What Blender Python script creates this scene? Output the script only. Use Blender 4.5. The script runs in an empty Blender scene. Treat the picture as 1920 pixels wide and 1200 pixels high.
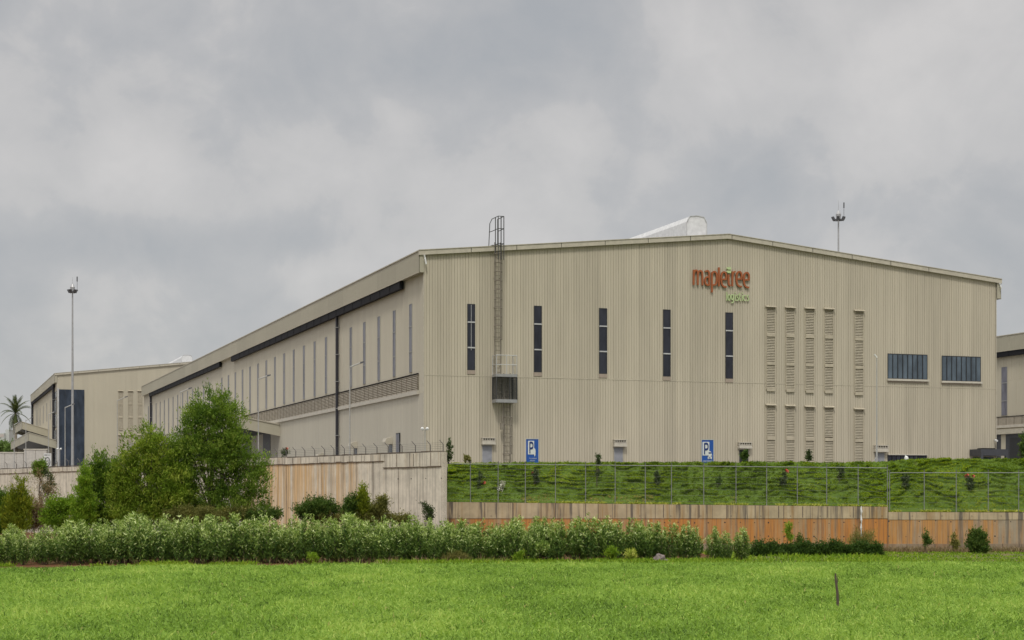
import bpy, math, random
import numpy as np
from mathutils import Vector, Matrix, noise as mnoise

SC = bpy.context.scene
COL = SC.collection
F = 3166.0          # focal length in photo pixels (1920 wide)
HZ = 929.0          # horizon row in the photo
CAMZ = 3.7
YARD = 5.6          # yard level above the field
rng = np.random.default_rng(7)
random.seed(7)

# ------------------------------------------------------------------ camera
cam_d = bpy.data.cameras.new('camera')
cam = bpy.data.objects.new('camera', cam_d)
COL.objects.link(cam)
cam.location = (0, 0, CAMZ)
cam.rotation_euler = (math.radians(90), 0, 0)
cam_d.sensor_width = 36.0
cam_d.lens = F / 1920 * 36.0
cam_d.shift_y = (HZ - 600) / 1920
cam_d.clip_start = 0.5
cam_d.clip_end = 6000
SC.camera = cam

# ------------------------------------------------------------------ light
SUN_EL, SUN_AZ = math.radians(56), math.radians(186)      # azimuth clockwise from +Y
SUN_STRENGTH = 1.5
SKY_STRENGTH = 0.1
SC.view_settings.view_transform = 'Standard'
SC.view_settings.look = 'None'
SC.view_settings.exposure = 0.35
SC.view_settings.gamma = 1.0
SC.view_settings.use_curve_mapping = False

sun_d = bpy.data.lights.new('sun', 'SUN')
sun_d.energy = SUN_STRENGTH
sun_d.angle = math.radians(10)
sun_d.color = (1.0, 0.96, 0.89)
sun = bpy.data.objects.new('sun', sun_d)
COL.objects.link(sun)
sdir = Vector((math.sin(SUN_AZ) * math.cos(SUN_EL), math.cos(SUN_AZ) * math.cos(SUN_EL), math.sin(SUN_EL)))
sun.rotation_euler = sdir.to_track_quat('Z', 'Y').to_euler()
sun.location = (0, -50, 120)

world = bpy.data.worlds.new('World')
SC.world = world
world.use_nodes = True


class NT:
    """tiny helper to write node trees"""
    def __init__(s, tree):
        s.t = tree
        s.n = tree.nodes
        s.l = tree.links
    def new(s, typ, **kw):
        n = s.n.new(typ)
        for k, v in kw.items():
            setattr(n, k, v)
        return n
    def put(s, sock, v):
        if hasattr(v, 'is_output') or isinstance(v, bpy.types.NodeSocket):
            s.l.new(v, sock)
        elif isinstance(v, (tuple, list)):
            if sock.type == 'RGBA' and len(v) == 3:
                v = (*v, 1.0)
            sock.default_value = v
        else:
            sock.default_value = v
    def math(s, op, a, b=0.0, c=0.0, clamp=False):
        n = s.new('ShaderNodeMath', operation=op, use_clamp=clamp)
        s.put(n.inputs[0], a); s.put(n.inputs[1], b); s.put(n.inputs[2], c)
        return n.outputs[0]
    def mix(s, f, a, b, blend='MIX'):
        n = s.new('ShaderNodeMix', data_type='RGBA', blend_type=blend)
        s.put(n.inputs[0], f); s.put(n.inputs[6], a); s.put(n.inputs[7], b)
        return n.outputs[2]
    def ramp(s, f, stops, interp='LINEAR'):
        n = s.new('ShaderNodeValToRGB')
        cr = n.color_ramp
        cr.interpolation = interp
        while len(cr.elements) < len(stops):
            cr.elements.new(0.5)
        for e, (p, c) in zip(cr.elements, stops):
            e.position = p
            e.color = (*c, 1.0) if len(c) == 3 else c
        s.put(n.inputs[0], f)
        return n.outputs[0]
    def step(s, v, lo, hi):
        n = s.new('ShaderNodeMapRange', interpolation_type='SMOOTHSTEP')
        s.put(n.inputs[0], v)
        n.inputs[1].default_value = lo; n.inputs[2].default_value = hi
        return n.outputs[0]
    def noise(s, vec, scale=1.0, detail=3.0, rough=0.55, dist=0.0, dim='3D'):
        n = s.new('ShaderNodeTexNoise', noise_dimensions=dim)
        if vec is not None:
            s.put(n.inputs['Vector'], vec)
        n.inputs['Scale'].default_value = scale
        n.inputs['Detail'].default_value = detail
        n.inputs['Roughness'].default_value = rough
        n.inputs['Distortion'].default_value = dist
        return n.outputs[0]
    def scaled(s, vec, sc, off=(0, 0, 0)):
        n = s.new('ShaderNodeMapping')
        s.put(n.inputs[0], vec)
        n.inputs['Scale'].default_value = sc
        n.inputs['Location'].default_value = off
        return n.outputs[0]


def build_sky():
    k = NT(world.node_tree)
    k.n.clear()
    out = k.new('ShaderNodeOutputWorld')
    bg = k.new('ShaderNodeBackground')
    bg.inputs[1].default_value = SKY_STRENGTH
    k.l.new(bg.outputs[0], out.inputs[0])
    nish = k.new('ShaderNodeTexSky', sky_type='NISHITA', sun_disc=False)
    nish.sun_elevation = SUN_EL
    nish.sun_rotation = SUN_AZ
    tc = k.new('ShaderNodeTexCoord')
    d = tc.outputs['Generated']
    sep = k.new('ShaderNodeSeparateXYZ')
    k.l.new(d, sep.inputs[0])
    z = sep.outputs[2]
    big = k.noise(k.scaled(d, (1, 1, 1.0), (3.1, 0.4, 1.7)), 6.0, 8.0, 0.50, 0.3)
    mid = k.noise(k.scaled(d, (1, 1, 1.1), (0.7, 5.2, 2.9)), 14.0, 8.0, 0.54, 0.35)
    fin = k.noise(k.scaled(d, (1, 1, 1.3), (2.2, 7.7, 0.3)), 42.0, 6.0, 0.55, 0.3)
    v = k.math('ADD', k.math('MULTIPLY', big, 0.42), k.math('MULTIPLY', mid, 0.46))
    v = k.math('ADD', v, k.math('MULTIPLY', fin, 0.12))
    # where the brighter heads and the darker, bluer gaps of this cloud deck lie (azimuth, elevation tangents)
    for (ax, el, wx, wz, amp) in ((-0.218, 0.196, 0.030, 0.022, 0.085), (-0.132, 0.203, 0.034, 0.020, 0.085), (-0.18, 0.168, 0.03, 0.02, 0.03), (0.110, 0.270, 0.026, 0.050, 0.085),
                                  (0.035, 0.215, 0.020, 0.030, 0.06), (0.05, 0.165, 0.07, 0.03, 0.05), (0.20, 0.22, 0.05, 0.04, 0.03), (-0.09, 0.135, 0.06, 0.02, 0.045), (0.21, 0.142, 0.03, 0.016, 0.06), (0.28, 0.26, 0.06, 0.06, 0.045), (0.19, 0.275, 0.08, 0.04, 0.05), (0.25, 0.20, 0.05, 0.03, 0.03), (-0.26, 0.235, 0.06, 0.04, 0.02),
                                  (-0.225, 0.148, 0.05, 0.014, -0.07), (-0.125, 0.152, 0.035, 0.010, -0.065), (0.145, 0.188, 0.035, 0.016, -0.05), (0.005, 0.285, 0.04, 0.03, -0.075), (-0.29, 0.12, 0.03, 0.025, -0.05),
                                  (-0.03, 0.25, 0.04, 0.02, -0.04), (0.28, 0.17, 0.05, 0.03, -0.03), (-0.17, 0.26, 0.10, 0.02, -0.03)):
        c0 = Vector((ax, 1.0, el)).normalized()
        df = k.new('ShaderNodeVectorMath', operation='SUBTRACT')
        k.l.new(d, df.inputs[0]); df.inputs[1].default_value = c0
        sc_ = k.new('ShaderNodeVectorMath', operation='MULTIPLY')
        k.l.new(df.outputs[0], sc_.inputs[0]); sc_.inputs[1].default_value = (1 / wx, 1 / wx, 1 / wz)
        ln = k.new('ShaderNodeVectorMath', operation='LENGTH'); k.l.new(sc_.outputs[0], ln.inputs[0])
        g_ = k.step(ln.outputs['Value'], 1.9, 0.0)
        v = k.math('ADD', v, k.math('MULTIPLY', g_, amp * 1.75))
    cloud = k.ramp(v, [(0.34, (3.18, 3.27, 3.39)), (0.45, (3.60, 3.61, 3.65)), (0.51, (3.88, 3.85, 3.85)), (0.55, (4.26, 4.17, 4.10)), (0.72, (4.95, 4.79, 4.66))])
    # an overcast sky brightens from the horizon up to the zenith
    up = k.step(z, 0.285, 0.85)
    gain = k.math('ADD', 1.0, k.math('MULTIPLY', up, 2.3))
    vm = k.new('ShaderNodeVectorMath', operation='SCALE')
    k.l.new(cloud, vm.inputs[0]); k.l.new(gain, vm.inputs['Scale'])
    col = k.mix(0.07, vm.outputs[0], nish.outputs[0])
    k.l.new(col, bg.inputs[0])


build_sky()

# ------------------------------------------------------------------ helpers


def P(px, py, Y):
    """photo pixel at depth Y -> point in the place (metres)"""
    return Vector(((px - 960) * Y / F, Y, CAMZ + (HZ - py) * Y / F))


def tag(o, label=None, cat=None, group=None, kind=None):
    if label: o['label'] = label
    if cat: o['category'] = cat
    if group: o['group'] = group
    if kind: o['kind'] = kind
    return o


def empty(name, loc=(0, 0, 0), rz=0.0, label=None, cat=None, group=None, scale=1.0):
    o = bpy.data.objects.new(name, None)
    COL.objects.link(o)
    o.location = loc
    o.rotation_euler = (0, 0, rz)
    o.scale = (scale,) * 3
    o.empty_display_size = 0.3
    return tag(o, label, cat, group)


KIDS = {}


def link(o, parent=None):
    COL.objects.link(o)
    if parent is not None:
        o.parent = parent
        KIDS.setdefault(parent.name, []).append(o)
    return o


def copy_tree(o, parent=None):
    c = o.copy()
    link(c, parent)
    for ch in list(KIDS.get(o.name, [])):
        copy_tree(ch, c)
    return c


class MB:
    def __init__(s):
        s.v, s.f, s.m = [], [], []
        s.cur = 0
    def face(s, *pts):
        b = len(s.v)
        s.v += [tuple(p) for p in pts]
        s.f.append(tuple(range(b, b + len(pts))))
        s.m.append(s.cur)
    def hexa(s, p):
        b = len(s.v)
        s.v += [tuple(q) for q in p]
        for f in ((0, 3, 2, 1), (4, 5, 6, 7), (0, 1, 5, 4), (1, 2, 6, 5), (2, 3, 7, 6), (3, 0, 4, 7)):
            s.f.append(tuple(b + i for i in f)); s.m.append(s.cur)
    def box(s, x0, x1, y0, y1, z0, z1):
        if x0 > x1: x0, x1 = x1, x0
        if y0 > y1: y0, y1 = y1, y0
        if z0 > z1: z0, z1 = z1, z0
        s.hexa([(x0, y0, z0), (x1, y0, z0), (x1, y1, z0), (x0, y1, z0), (x0, y0, z1), (x1, y0, z1), (x1, y1, z1), (x0, y1, z1)])
        return s
    def tube(s, pts, r, n=6, cap=True):
        pts = [Vector(p) for p in pts]
        rs = r if isinstance(r, (list, tuple)) else [r] * len(pts)
        b = len(s.v)
        up = Vector((0.13, 0.31, 0.94))
        for i, p in enumerate(pts):
            t = (pts[min(i + 1, len(pts) - 1)] - pts[max(i - 1, 0)])
            t = t.normalized() if t.length > 1e-9 else Vector((0, 0, 1))
            a = t.cross(up)
            if a.length < 0.05: a = t.cross(Vector((1, 0, 0)))
            a.normalize()
            c = t.cross(a)
            for j in range(n):
                w = 2 * math.pi * j / n
                s.v.append(tuple(p + (a * math.cos(w) + c * math.sin(w)) * rs[i]))
        for i in range(len(pts) - 1):
            for j in range(n):
                k = (j + 1) % n
                s.f.append((b + i * n + j, b + (i + 1) * n + j, b + (i + 1) * n + k, b + i * n + k)); s.m.append(s.cur)
        if cap:
            s.f.append(tuple(b + j for j in range(n))); s.m.append(s.cur)
            e = b + (len(pts) - 1) * n
            s.f.append(tuple(e + j for j in reversed(range(n)))); s.m.append(s.cur)
        return s
    def prism(s, poly, fn, d0, d1):
        """poly: list of 2d points; fn(a, b, d) -> xyz"""
        n = len(poly)
        b = len(s.v)
        s.v += [tuple(fn(a, c, d0)) for a, c in poly] + [tuple(fn(a, c, d1)) for a, c in poly]
        s.f.append(tuple(b + i for i in range(n))); s.m.append(s.cur)
        s.f.append(tuple(b + n + i for i in reversed(range(n)))); s.m.append(s.cur)
        for i in range(n):
            j = (i + 1) % n
            s.f.append((b + i, b + n + i, b + n + j, b + j)); s.m.append(s.cur)
        return s
    def ribbon(s, pts, w, fn, d0, d1, closed=False):
        """a stroke of width w along 2d points, given thickness d0..d1"""
        pts = [Vector(p) for p in pts]
        n = len(pts)
        L, R = [], []
        for i in range(n):
            if closed:
                a, c = pts[(i - 1) % n], pts[(i + 1) % n]
            else:
                a, c = pts[max(i - 1, 0)], pts[min(i + 1, n - 1)]
            t1 = (pts[i] - a).normalized() if (pts[i] - a).length > 1e-9 else None
            t2 = (c - pts[i]).normalized() if (c - pts[i]).length > 1e-9 else None
            t1 = t1 or t2; t2 = t2 or t1
            t = (t1 + t2).normalized()
            nn = Vector((-t.y, t.x))
            k = 1.0 / max(0.5, nn.dot(Vector((-t1.y, t1.x))))
            L.append(pts[i] + nn * w / 2 * k); R.append(pts[i] - nn * w / 2 * k)
        m = n if closed else n - 1
        for i in range(m):
            j = (i + 1) % n
            q = [L[i], L[j], R[j], R[i]]
            a = [Vector(fn(p.x, p.y, d0)) for p in q]
            c = [Vector(fn(p.x, p.y, d1)) for p in q]
            s.face(*a); s.face(*reversed(c))
            s.face(a[0], c[0], c[1], a[1]); s.face(a[2], c[2], c[3], a[3])
            if not closed and i == 0: s.face(a[3], c[3], c[0], a[0])
            if not closed and i == m - 1: s.face(a[1], c[1], c[2], a[2])
        return s
    def mesh(s, name, mats):
        me = bpy.data.meshes.new(name)
        me.from_pydata(s.v, [], s.f)
        for m in (mats if isinstance(mats, (list, tuple)) else [mats]):
            me.materials.append(m)
        if any(s.m):
            me.polygons.foreach_set('material_index', s.m)
        me.update()
        return me
    def build(s, name, mats, parent=None, fix=True):
        me = s.mesh(name, mats)
        if fix:
            import bmesh
            bm = bmesh.new(); bm.from_mesh(me)
            bmesh.ops.remove_doubles(bm, verts=bm.verts, dist=1e-5)
            bmesh.ops.recalc_face_normals(bm, faces=bm.faces)
            bm.to_mesh(me); bm.free()
        return link(bpy.data.objects.new(name, me), parent)


def np_mesh(name, verts, faces, mat, parent=None, tint=None):
    """verts (n,3), faces (m,k) numpy; tint per vertex"""
    me = bpy.data.meshes.new(name)
    m, kk = faces.shape
    me.vertices.add(len(verts)); me.vertices.foreach_set('co', np.ascontiguousarray(verts, np.float32).ravel())
    me.loops.add(m * kk); me.loops.foreach_set('vertex_index', np.ascontiguousarray(faces, np.int32).ravel())
    me.polygons.add(m)
    me.polygons.foreach_set('loop_start', np.arange(0, m * kk, kk, dtype=np.int32))
    me.polygons.foreach_set('loop_total', np.full(m, kk, np.int32))
    if tint is not None:
        at = me.attributes.new('tint', 'FLOAT', 'POINT')
        at.data.foreach_set('value', np.ascontiguousarray(tint, np.float32))
    me.update(calc_edges=True)
    me.materials.append(mat)
    return link(bpy.data.objects.new(name, me), parent)


class Frame:
    """local frame of a building: u along its front, v along its side, z above its floor"""
    def __init__(s, ox, oy, oz, ang):
        s.ox, s.oy, s.oz, s.ang = ox, oy, oz, ang
        s.c, s.s = math.cos(ang), math.sin(ang)
    def front(s, px, py):
        k = (px - 960) / F
        u = (k * s.oy - s.ox) / (s.c - k * s.s)
        return u, CAMZ + (HZ - py) * (s.oy + u * s.s) / F - s.oz
    def side(s, px, py):
        k = (px - 960) / F
        v = (s.ox - k * s.oy) / (s.s + k * s.c)
        return v, CAMZ + (HZ - py) * (s.oy + v * s.c) / F - s.oz
    def world(s, u, v, z):
        return Vector((s.ox + u * s.c - v * s.s, s.oy + u * s.s + v * s.c, z + s.oz))


# ------------------------------------------------------------------ materials
M = {}


def bsdf_mat(name):
    m = bpy.data.materials.new(name)
    m.use_nodes = True
    k = NT(m.node_tree)
    b = k.n['Principled BSDF']
    M[name] = m
    return m, k, b


def plain(name, col, rough=0.6, metal=0.0, var=0.12, scale=3.0, spec=0.5):
    m, k, b = bsdf_mat(name)
    tc = k.new('ShaderNodeTexCoord')
    n = k.noise(tc.outputs['Object'], scale, 4.0, 0.6)
    lo = tuple(c * (1 - var) for c in col); hi = tuple(min(1, c * (1 + var)) for c in col)
    k.l.new(k.ramp(n, [(0.3, lo), (0.7, hi)]), b.inputs['Base Color'])
    b.inputs['Roughness'].default_value = rough
    b.inputs['Metallic'].default_value = metal
    b.inputs['Specular IOR Level'].default_value = spec
    return m


def cladding(name, col, sheet=1.08, amp=0.05, streak=0.05):
    """painted steel sheets: each sheet a slightly different tone, faint washed streaks"""
    m, k, b = bsdf_mat(name)
    tc = k.new('ShaderNodeTexCoord')
    sp = k.new('ShaderNodeSeparateXYZ'); k.l.new(tc.outputs['Object'], sp.inputs[0])
    along = k.math('ADD', sp.outputs[0], sp.outputs[1])
    idx = k.math('FLOOR', k.math('DIVIDE', along, sheet))
    wn = k.new('ShaderNodeTexWhiteNoise', noise_dimensions='1D'); k.l.new(idx, wn.inputs['W'])
    cb = k.new('ShaderNodeCombineXYZ')
    k.l.new(k.math('MULTIPLY', along, 2.2), cb.inputs[0]); k.l.new(k.math('MULTIPLY', sp.outputs[2], 0.12), cb.inputs[2])
    st = k.noise(cb.outputs[0], 1.0, 5.0, 0.6)
    blot = k.noise(tc.outputs['Object'], 0.12, 3.0, 0.5)
    v = k.math('ADD', 1.0, k.math('MULTIPLY', k.math('SUBTRACT', wn.outputs[0], 0.5), amp * 2))
    v = k.math('ADD', v, k.math('MULTIPLY', k.math('SUBTRACT', st, 0.5), streak * 4))
    v = k.math('ADD', v, k.math('MULTIPLY', k.math('SUBTRACT', blot, 0.5), 0.16))
    vm = k.new('ShaderNodeVectorMath', operation='SCALE')
    vm.inputs[0].default_value = col
    k.l.new(v, vm.inputs['Scale'])
    k.l.new(vm.outputs[0], b.inputs['Base Color'])
    b.inputs['Roughness'].default_value = 0.55
    b.inputs['Specular IOR Level'].default_value = 0.3
    return m


def concrete(name, base, orange, o_amt, o_mid=None, o_wid=10.0, dark=0.55, board=0.34, zlo=None):
    """cast concrete: board lines, rusty soil streaks, dark drips"""
    base = (base[0] * 0.80, base[1] * 0.77, base[2] * 0.70); orange = tuple(v * 0.78 for v in orange)
    m, k, b = bsdf_mat(name)
    tc = k.new('ShaderNodeTexCoord')
    sp = k.new('ShaderNodeSeparateXYZ'); k.l.new(tc.outputs['Object'], sp.inputs[0])
    x, z = sp.outputs[0], sp.outputs[2]
    def vec(sx, sz, off=0.0):
        cb = k.new('ShaderNodeCombineXYZ')
        k.l.new(k.math('MULTIPLY_ADD', x, sx, off), cb.inputs[0]); k.l.new(k.math('MULTIPLY', z, sz), cb.inputs[2])
        return cb.outputs[0]
    blot = k.noise(tc.outputs['Object'], 0.9, 6.0, 0.65)
    c = k.mix(k.step(blot, 0.3, 0.7), tuple(v * 0.80 for v in base), tuple(v * 1.10 for v in base))
    # board to board tone
    bi = k.math('FLOOR', k.math('DIVIDE', x, board))
    wn = k.new('ShaderNodeTexWhiteNoise', noise_dimensions='1D'); k.l.new(bi, wn.inputs['W'])
    # rusty streaks
    low = k.noise(vec(0.22, 0.05, 3.3), 1.0, 2.0, 0.5)
    st = k.noise(vec(4.2, 0.26, 11.0), 1.0, 6.0, 0.66)
    fine = k.noise(vec(11.0, 0.5, 5.0), 1.0, 3.0, 0.6)
    o = k.math('MULTIPLY_ADD', k.math('SUBTRACT', low, 0.5), 1.1, o_amt)
    o = k.math('ADD', o, k.math('MULTIPLY', k.math('SUBTRACT', st, 0.5), 2.0))
    o = k.math('ADD', o, k.math('MULTIPLY', k.math('SUBTRACT', wn.outputs[0], 0.5), 0.45))
    if o_mid is not None:
        dd = k.math('DIVIDE', k.math('SUBTRACT', x, o_mid), o_wid)
        o = k.math('SUBTRACT', o, k.math('MULTIPLY', k.math('MULTIPLY', dd, dd), 0.45))
    om = k.step(o, -0.30, 0.50)
    ocol = k.mix(fine, (orange[0] * 0.52, orange[1] * 0.45, orange[2] * 0.45), (min(1, orange[0] * 1.35), min(1, orange[1] * 1.5), min(1, orange[2] * 1.6)))
    c = k.mix(k.math('MULTIPLY', om, 0.92), c, ocol)
    # dark drips
    dr = k.noise(vec(2.1, 0.10, 31.0), 1.0, 4.0, 0.6)
    ds = k.noise(vec(7.0, 0.6, 17.0), 1.0, 3.0, 0.6)
    dm = k.math('MULTIPLY', k.step(dr, 0.51, 0.63), k.step(ds, 0.30, 0.52))
    c = k.mix(k.math('MULTIPLY', dm, dark), c, (0.115, 0.10, 0.085))
    # board joints
    fr = k.math('FRACT', k.math('DIVIDE', x, board))
    jl = k.math('LESS_THAN', fr, 0.07)
    jm = k.math('MULTIPLY', jl, k.math('MULTIPLY_ADD', wn.outputs[0], 0.75, 0.10))
    c = k.mix(jm, c, (0.12, 0.095, 0.075))
    # pits
    pit = k.noise(tc.outputs['Object'], 9.0, 2.0, 0.5)
    c = k.mix(k.math('MULTIPLY', k.step(pit, 0.70, 0.76), 0.5), c, (0.10, 0.09, 0.08))
    k.l.new(c, b.inputs['Base Color'])
    b.inputs['Roughness'].default_value = 0.9
    b.inputs['Specular IOR Level'].default_value = 0.2
    return m


def leafmat(name, stops, trans=0.3, rough=0.6, spec=0.10):
    m, k, b = bsdf_mat(name)
    a = k.new('ShaderNodeAttribute', attribute_name='tint')
    c = k.ramp(a.outputs['Fac'], stops)
    k.l.new(c, b.inputs['Base Color'])
    b.inputs['Roughness'].default_value = rough
    b.inputs['Specular IOR Level'].default_value = spec
    t = k.new('ShaderNodeBsdfTranslucent')
    tcol = k.mix(1.0, c, (1.05, 1.1, 0.6), 'MULTIPLY')
    k.l.new(tcol, t.inputs[0])
    mx = k.new('ShaderNodeMixShader'); mx.inputs[0].default_value = trans
    k.l.new(b.outputs[0], mx.inputs[1]); k.l.new(t.outputs[0], mx.inputs[2])
    k.l.new(mx.outputs[0], k.n['Material Output'].inputs[0])
    return m


def groundmat(name, stops, scale, detail=6.0, fine=12.0):
    m, k, b = bsdf_mat(name)
    tc = k.new('ShaderNodeTexCoord')
    n = k.noise(tc.outputs['Object'], scale, detail, 0.6)
    n2 = k.noise(tc.outputs['Object'], fine, 4.0, 0.6)
    v = k.math('ADD', k.math('MULTIPLY', n, 0.7), k.math('MULTIPLY', n2, 0.3))
    k.l.new(k.ramp(v, stops), b.inputs['Base Color'])
    b.inputs['Roughness'].default_value = 0.95
    b.inputs['Specular IOR Level'].default_value = 0.15
    return m


def glassmat(name, col, rough=0.12, spec=0.6):
    m, k, b = bsdf_mat(name)
    tc = k.new('ShaderNodeTexCoord')
    n = k.noise(k.scaled(tc.outputs['Object'], (0.9, 0.9, 0.35)), 1.3, 3.0, 0.55)
    k.l.new(k.ramp(n, [(0.3, tuple(c * 0.6 for c in col)), (0.7, tuple(c * 1.45 for c in col))]), b.inputs['Base Color'])  # uneven tone in the glass colour stands in for soft reflections
    b.inputs['Roughness'].default_value = rough
    b.inputs['Specular IOR Level'].default_value = spec
    return m


BEIGE = (0.440, 0.396, 0.306)
cladding('front_cladding', BEIGE, 1.08, 0.07, 0.10)
cladding('side_cladding', (0.49, 0.452, 0.36), 1.08, 0.03, 0.03)
cladding('lower_panel', (0.46, 0.425, 0.345), 2.9, 0.02, 0.06)
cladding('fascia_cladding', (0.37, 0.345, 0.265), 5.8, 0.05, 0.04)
cladding('far_cladding', (0.46, 0.42, 0.325), 1.08, 0.03, 0.03)
plain('trim', (0.43, 0.395, 0.315), 0.5)
plain('trim_light', (0.47, 0.435, 0.365), 0.5)
plain('sill_brown', (0.30, 0.245, 0.195), 0.6)
plain('louvre_paint', (0.40, 0.355, 0.265), 0.55)
plain('louvre_back', (0.19, 0.165, 0.125), 0.8)  # darker louvre tone; its colour adds to the shade behind the slats
plain('louvre_band', (0.42, 0.37, 0.29), 0.6)
plain('gutter_dark', (0.014, 0.014, 0.016), 0.7, spec=0.15)
plain('pipe_dark', (0.022, 0.022, 0.028), 0.45)
plain('roof_sheet', (0.46, 0.46, 0.45), 0.45)
plain('ventilator_white', (0.57, 0.57, 0.565), 0.45)
plain('steel_grey', (0.30, 0.30, 0.295), 0.5, 0.3)
plain('galvanised', (0.50, 0.50, 0.49), 0.45, 0.4)
plain('ladder_steel', (0.22, 0.195, 0.155), 0.6, 0.2)
plain('cage_dark', (0.040, 0.040, 0.038), 0.6)
plain('aluminium', (0.42, 0.42, 0.42), 0.5, 0.0)
glassmat('glass_dark', (0.028, 0.030, 0.040), 0.25, 0.25)
glassmat('glass_side', (0.13, 0.13, 0.155), 0.3, 0.4)
glassmat('glass_blue', (0.075, 0.10, 0.125), 0.18, 0.5)
glassmat('glass_navy', (0.030, 0.040, 0.058), 0.22, 0.35)
glassmat('glass_pale', (0.35, 0.37, 0.36), 0.15, 0.6)  # pale panes: the reflection is put into the glass colour
plain('frame_black', (0.02, 0.022, 0.025), 0.4)
plain('door_grey', (0.245, 0.25, 0.27), 0.5)
plain('dark_opening', (0.03, 0.03, 0.032), 0.9)
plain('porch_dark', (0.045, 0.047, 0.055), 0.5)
plain('sign_orange', (0.30, 0.085, 0.024), 0.45, var=0.05)
plain('sign_green', (0.44, 0.54, 0.27), 0.45, var=0.05)
plain('sign_blue', (0.012, 0.075, 0.33), 0.4, var=0.08)
plain('sign_white', (0.60, 0.61, 0.60), 0.45, var=0.05)
plain('sign_navy', (0.012, 0.03, 0.14), 0.45, var=0.05)
plain('sign_black', (0.02, 0.02, 0.022), 0.5, var=0.05)
plain('white_paint', (0.66, 0.66, 0.64), 0.45, var=0.06)
plain('mast_grey', (0.36, 0.36, 0.36), 0.45, 0.3)
plain('lamp_head', (0.07, 0.07, 0.075), 0.45)
plain('lamp_pole', (0.40, 0.395, 0.375), 0.4, 0.3)
plain('fence_steel', (0.24, 0.245, 0.235), 0.5, 0.3)
plain('fence_dark', (0.12, 0.115, 0.11), 0.6, 0.2)
plain('barb_steel', (0.13, 0.12, 0.11), 0.6, 0.2)
plain('bark', (0.085, 0.065, 0.048), 0.9)
plain('bark_pale', (0.24, 0.21, 0.17), 0.9)
plain('dry_stick', (0.085, 0.062, 0.045), 0.9)
plain('stone', (0.17, 0.14, 0.125), 0.9, var=0.5, scale=6)
plain('far_building', (0.46, 0.49, 0.46), 0.8)
plain('panel_wall', (0.44, 0.41, 0.37), 0.8)
plain('red_flower', (0.50, 0.07, 0.035), 0.6)
plain('white_flower', (0.62, 0.62, 0.50), 0.6)
concrete('wall_band', (0.57, 0.48, 0.345), (0.42, 0.25, 0.10), -0.10, dark=0.9, board=0.93)
concrete('wall_rusty', (0.46, 0.36, 0.24), (0.64, 0.255, 0.060), 0.36, 14.0, 40.0, dark=0.62, board=0.31)
concrete('wall_rusty_right', (0.42, 0.36, 0.285), (0.64, 0.30, 0.085), 0.20, None, 12.0, dark=0.65, board=0.33)
concrete('wall_plinth', (0.37, 0.295, 0.22), (0.40, 0.19, 0.08), -0.12, dark=0.35, board=1.1)
concrete('wall_pale', (0.86, 0.82, 0.74), (0.88, 0.56, 0.26), 0.34, 18.5, 9.0, dark=0.36, board=0.36)
concrete('wall_pale_band', (0.80, 0.765, 0.69), (0.60, 0.42, 0.24), -0.30, dark=0.34, board=1.25)
concrete('wall_edge', (0.20, 0.165, 0.135), (0.30, 0.2, 0.12), -0.4, dark=0.5, board=2.0)
groundmat('soil', [(0.3, (0.075, 0.028, 0.013)), (0.5, (0.115, 0.05, 0.022)), (0.62, (0.10, 0.095, 0.035)), (0.75, (0.055, 0.08, 0.022))], 0.7)
groundmat('verge', [(0.3, (0.05, 0.085, 0.02)), (0.5, (0.11, 0.12, 0.04)), (0.66, (0.20, 0.13, 0.06)), (0.8, (0.15, 0.065, 0.035))], 0.5)
groundmat('field_ground', [(0.3, (0.09, 0.16, 0.02)), (0.7, (0.17, 0.25, 0.03))], 0.6)
groundmat('yard_ground', [(0.3, (0.20, 0.19, 0.175)), (0.7, (0.28, 0.27, 0.25))], 0.4)
groundmat('bank_ground', [(0.3, (0.05, 0.09, 0.012)), (0.6, (0.09, 0.14, 0.02)), (0.8, (0.12, 0.085, 0.045))], 0.8)
leafmat('crop_leaf', [(0.0, (0.060, 0.115, 0.020)), (0.45, (0.250, 0.390, 0.070)), (0.8, (0.385, 0.525, 0.110)), (0.97, (0.52, 0.60, 0.17)), (1.0, (0.50, 0.42, 0.18))], 0.36)
leafmat('bank_leaf', [(0.0, (0.050, 0.095, 0.006)), (0.5, (0.225, 0.305, 0.012)), (0.85, (0.40, 0.44, 0.026)), (1.0, (0.42, 0.31, 0.11))], 0.3, spec=0.0)
leafmat('shrub_leaf', [(0.0, (0.045, 0.095, 0.026)), (0.4, (0.155, 0.245, 0.050)), (0.7, (0.34, 0.44, 0.105)), (1.0, (0.66, 0.73, 0.36))], 0.3)
leafmat('tree_leaf', [(0.0, (0.040, 0.085, 0.014)), (0.5, (0.110, 0.190, 0.025)), (0.8, (0.18, 0.275, 0.036)), (1.0, (0.28, 0.36, 0.065))], 0.35)
leafmat('tree_leaf_yellow', [(0.0, (0.065, 0.105, 0.013)), (0.5, (0.140, 0.225, 0.022)), (0.8, (0.23, 0.32, 0.034)), (1.0, (0.34, 0.40, 0.065))], 0.35)
leafmat('bush_leaf', [(0.0, (0.030, 0.065, 0.014)), (0.6, (0.075, 0.130, 0.024)), (1.0, (0.19, 0.25, 0.06))], 0.3)
leafmat('bright_leaf', [(0.0, (0.085, 0.165, 0.014)), (0.6, (0.20, 0.32, 0.026)), (1.0, (0.38, 0.45, 0.06))], 0.35)
leafmat('yellow_leaf', [(0.0, (0.10, 0.13, 0.013)), (0.5, (0.185, 0.235, 0.022)), (1.0, (0.44, 0.40, 0.04))], 0.35)
leafmat('olive_leaf', [(0.0, (0.085, 0.095, 0.024)), (0.6, (0.20, 0.195, 0.052)), (1.0, (0.34, 0.29, 0.11))], 0.25)
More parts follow.
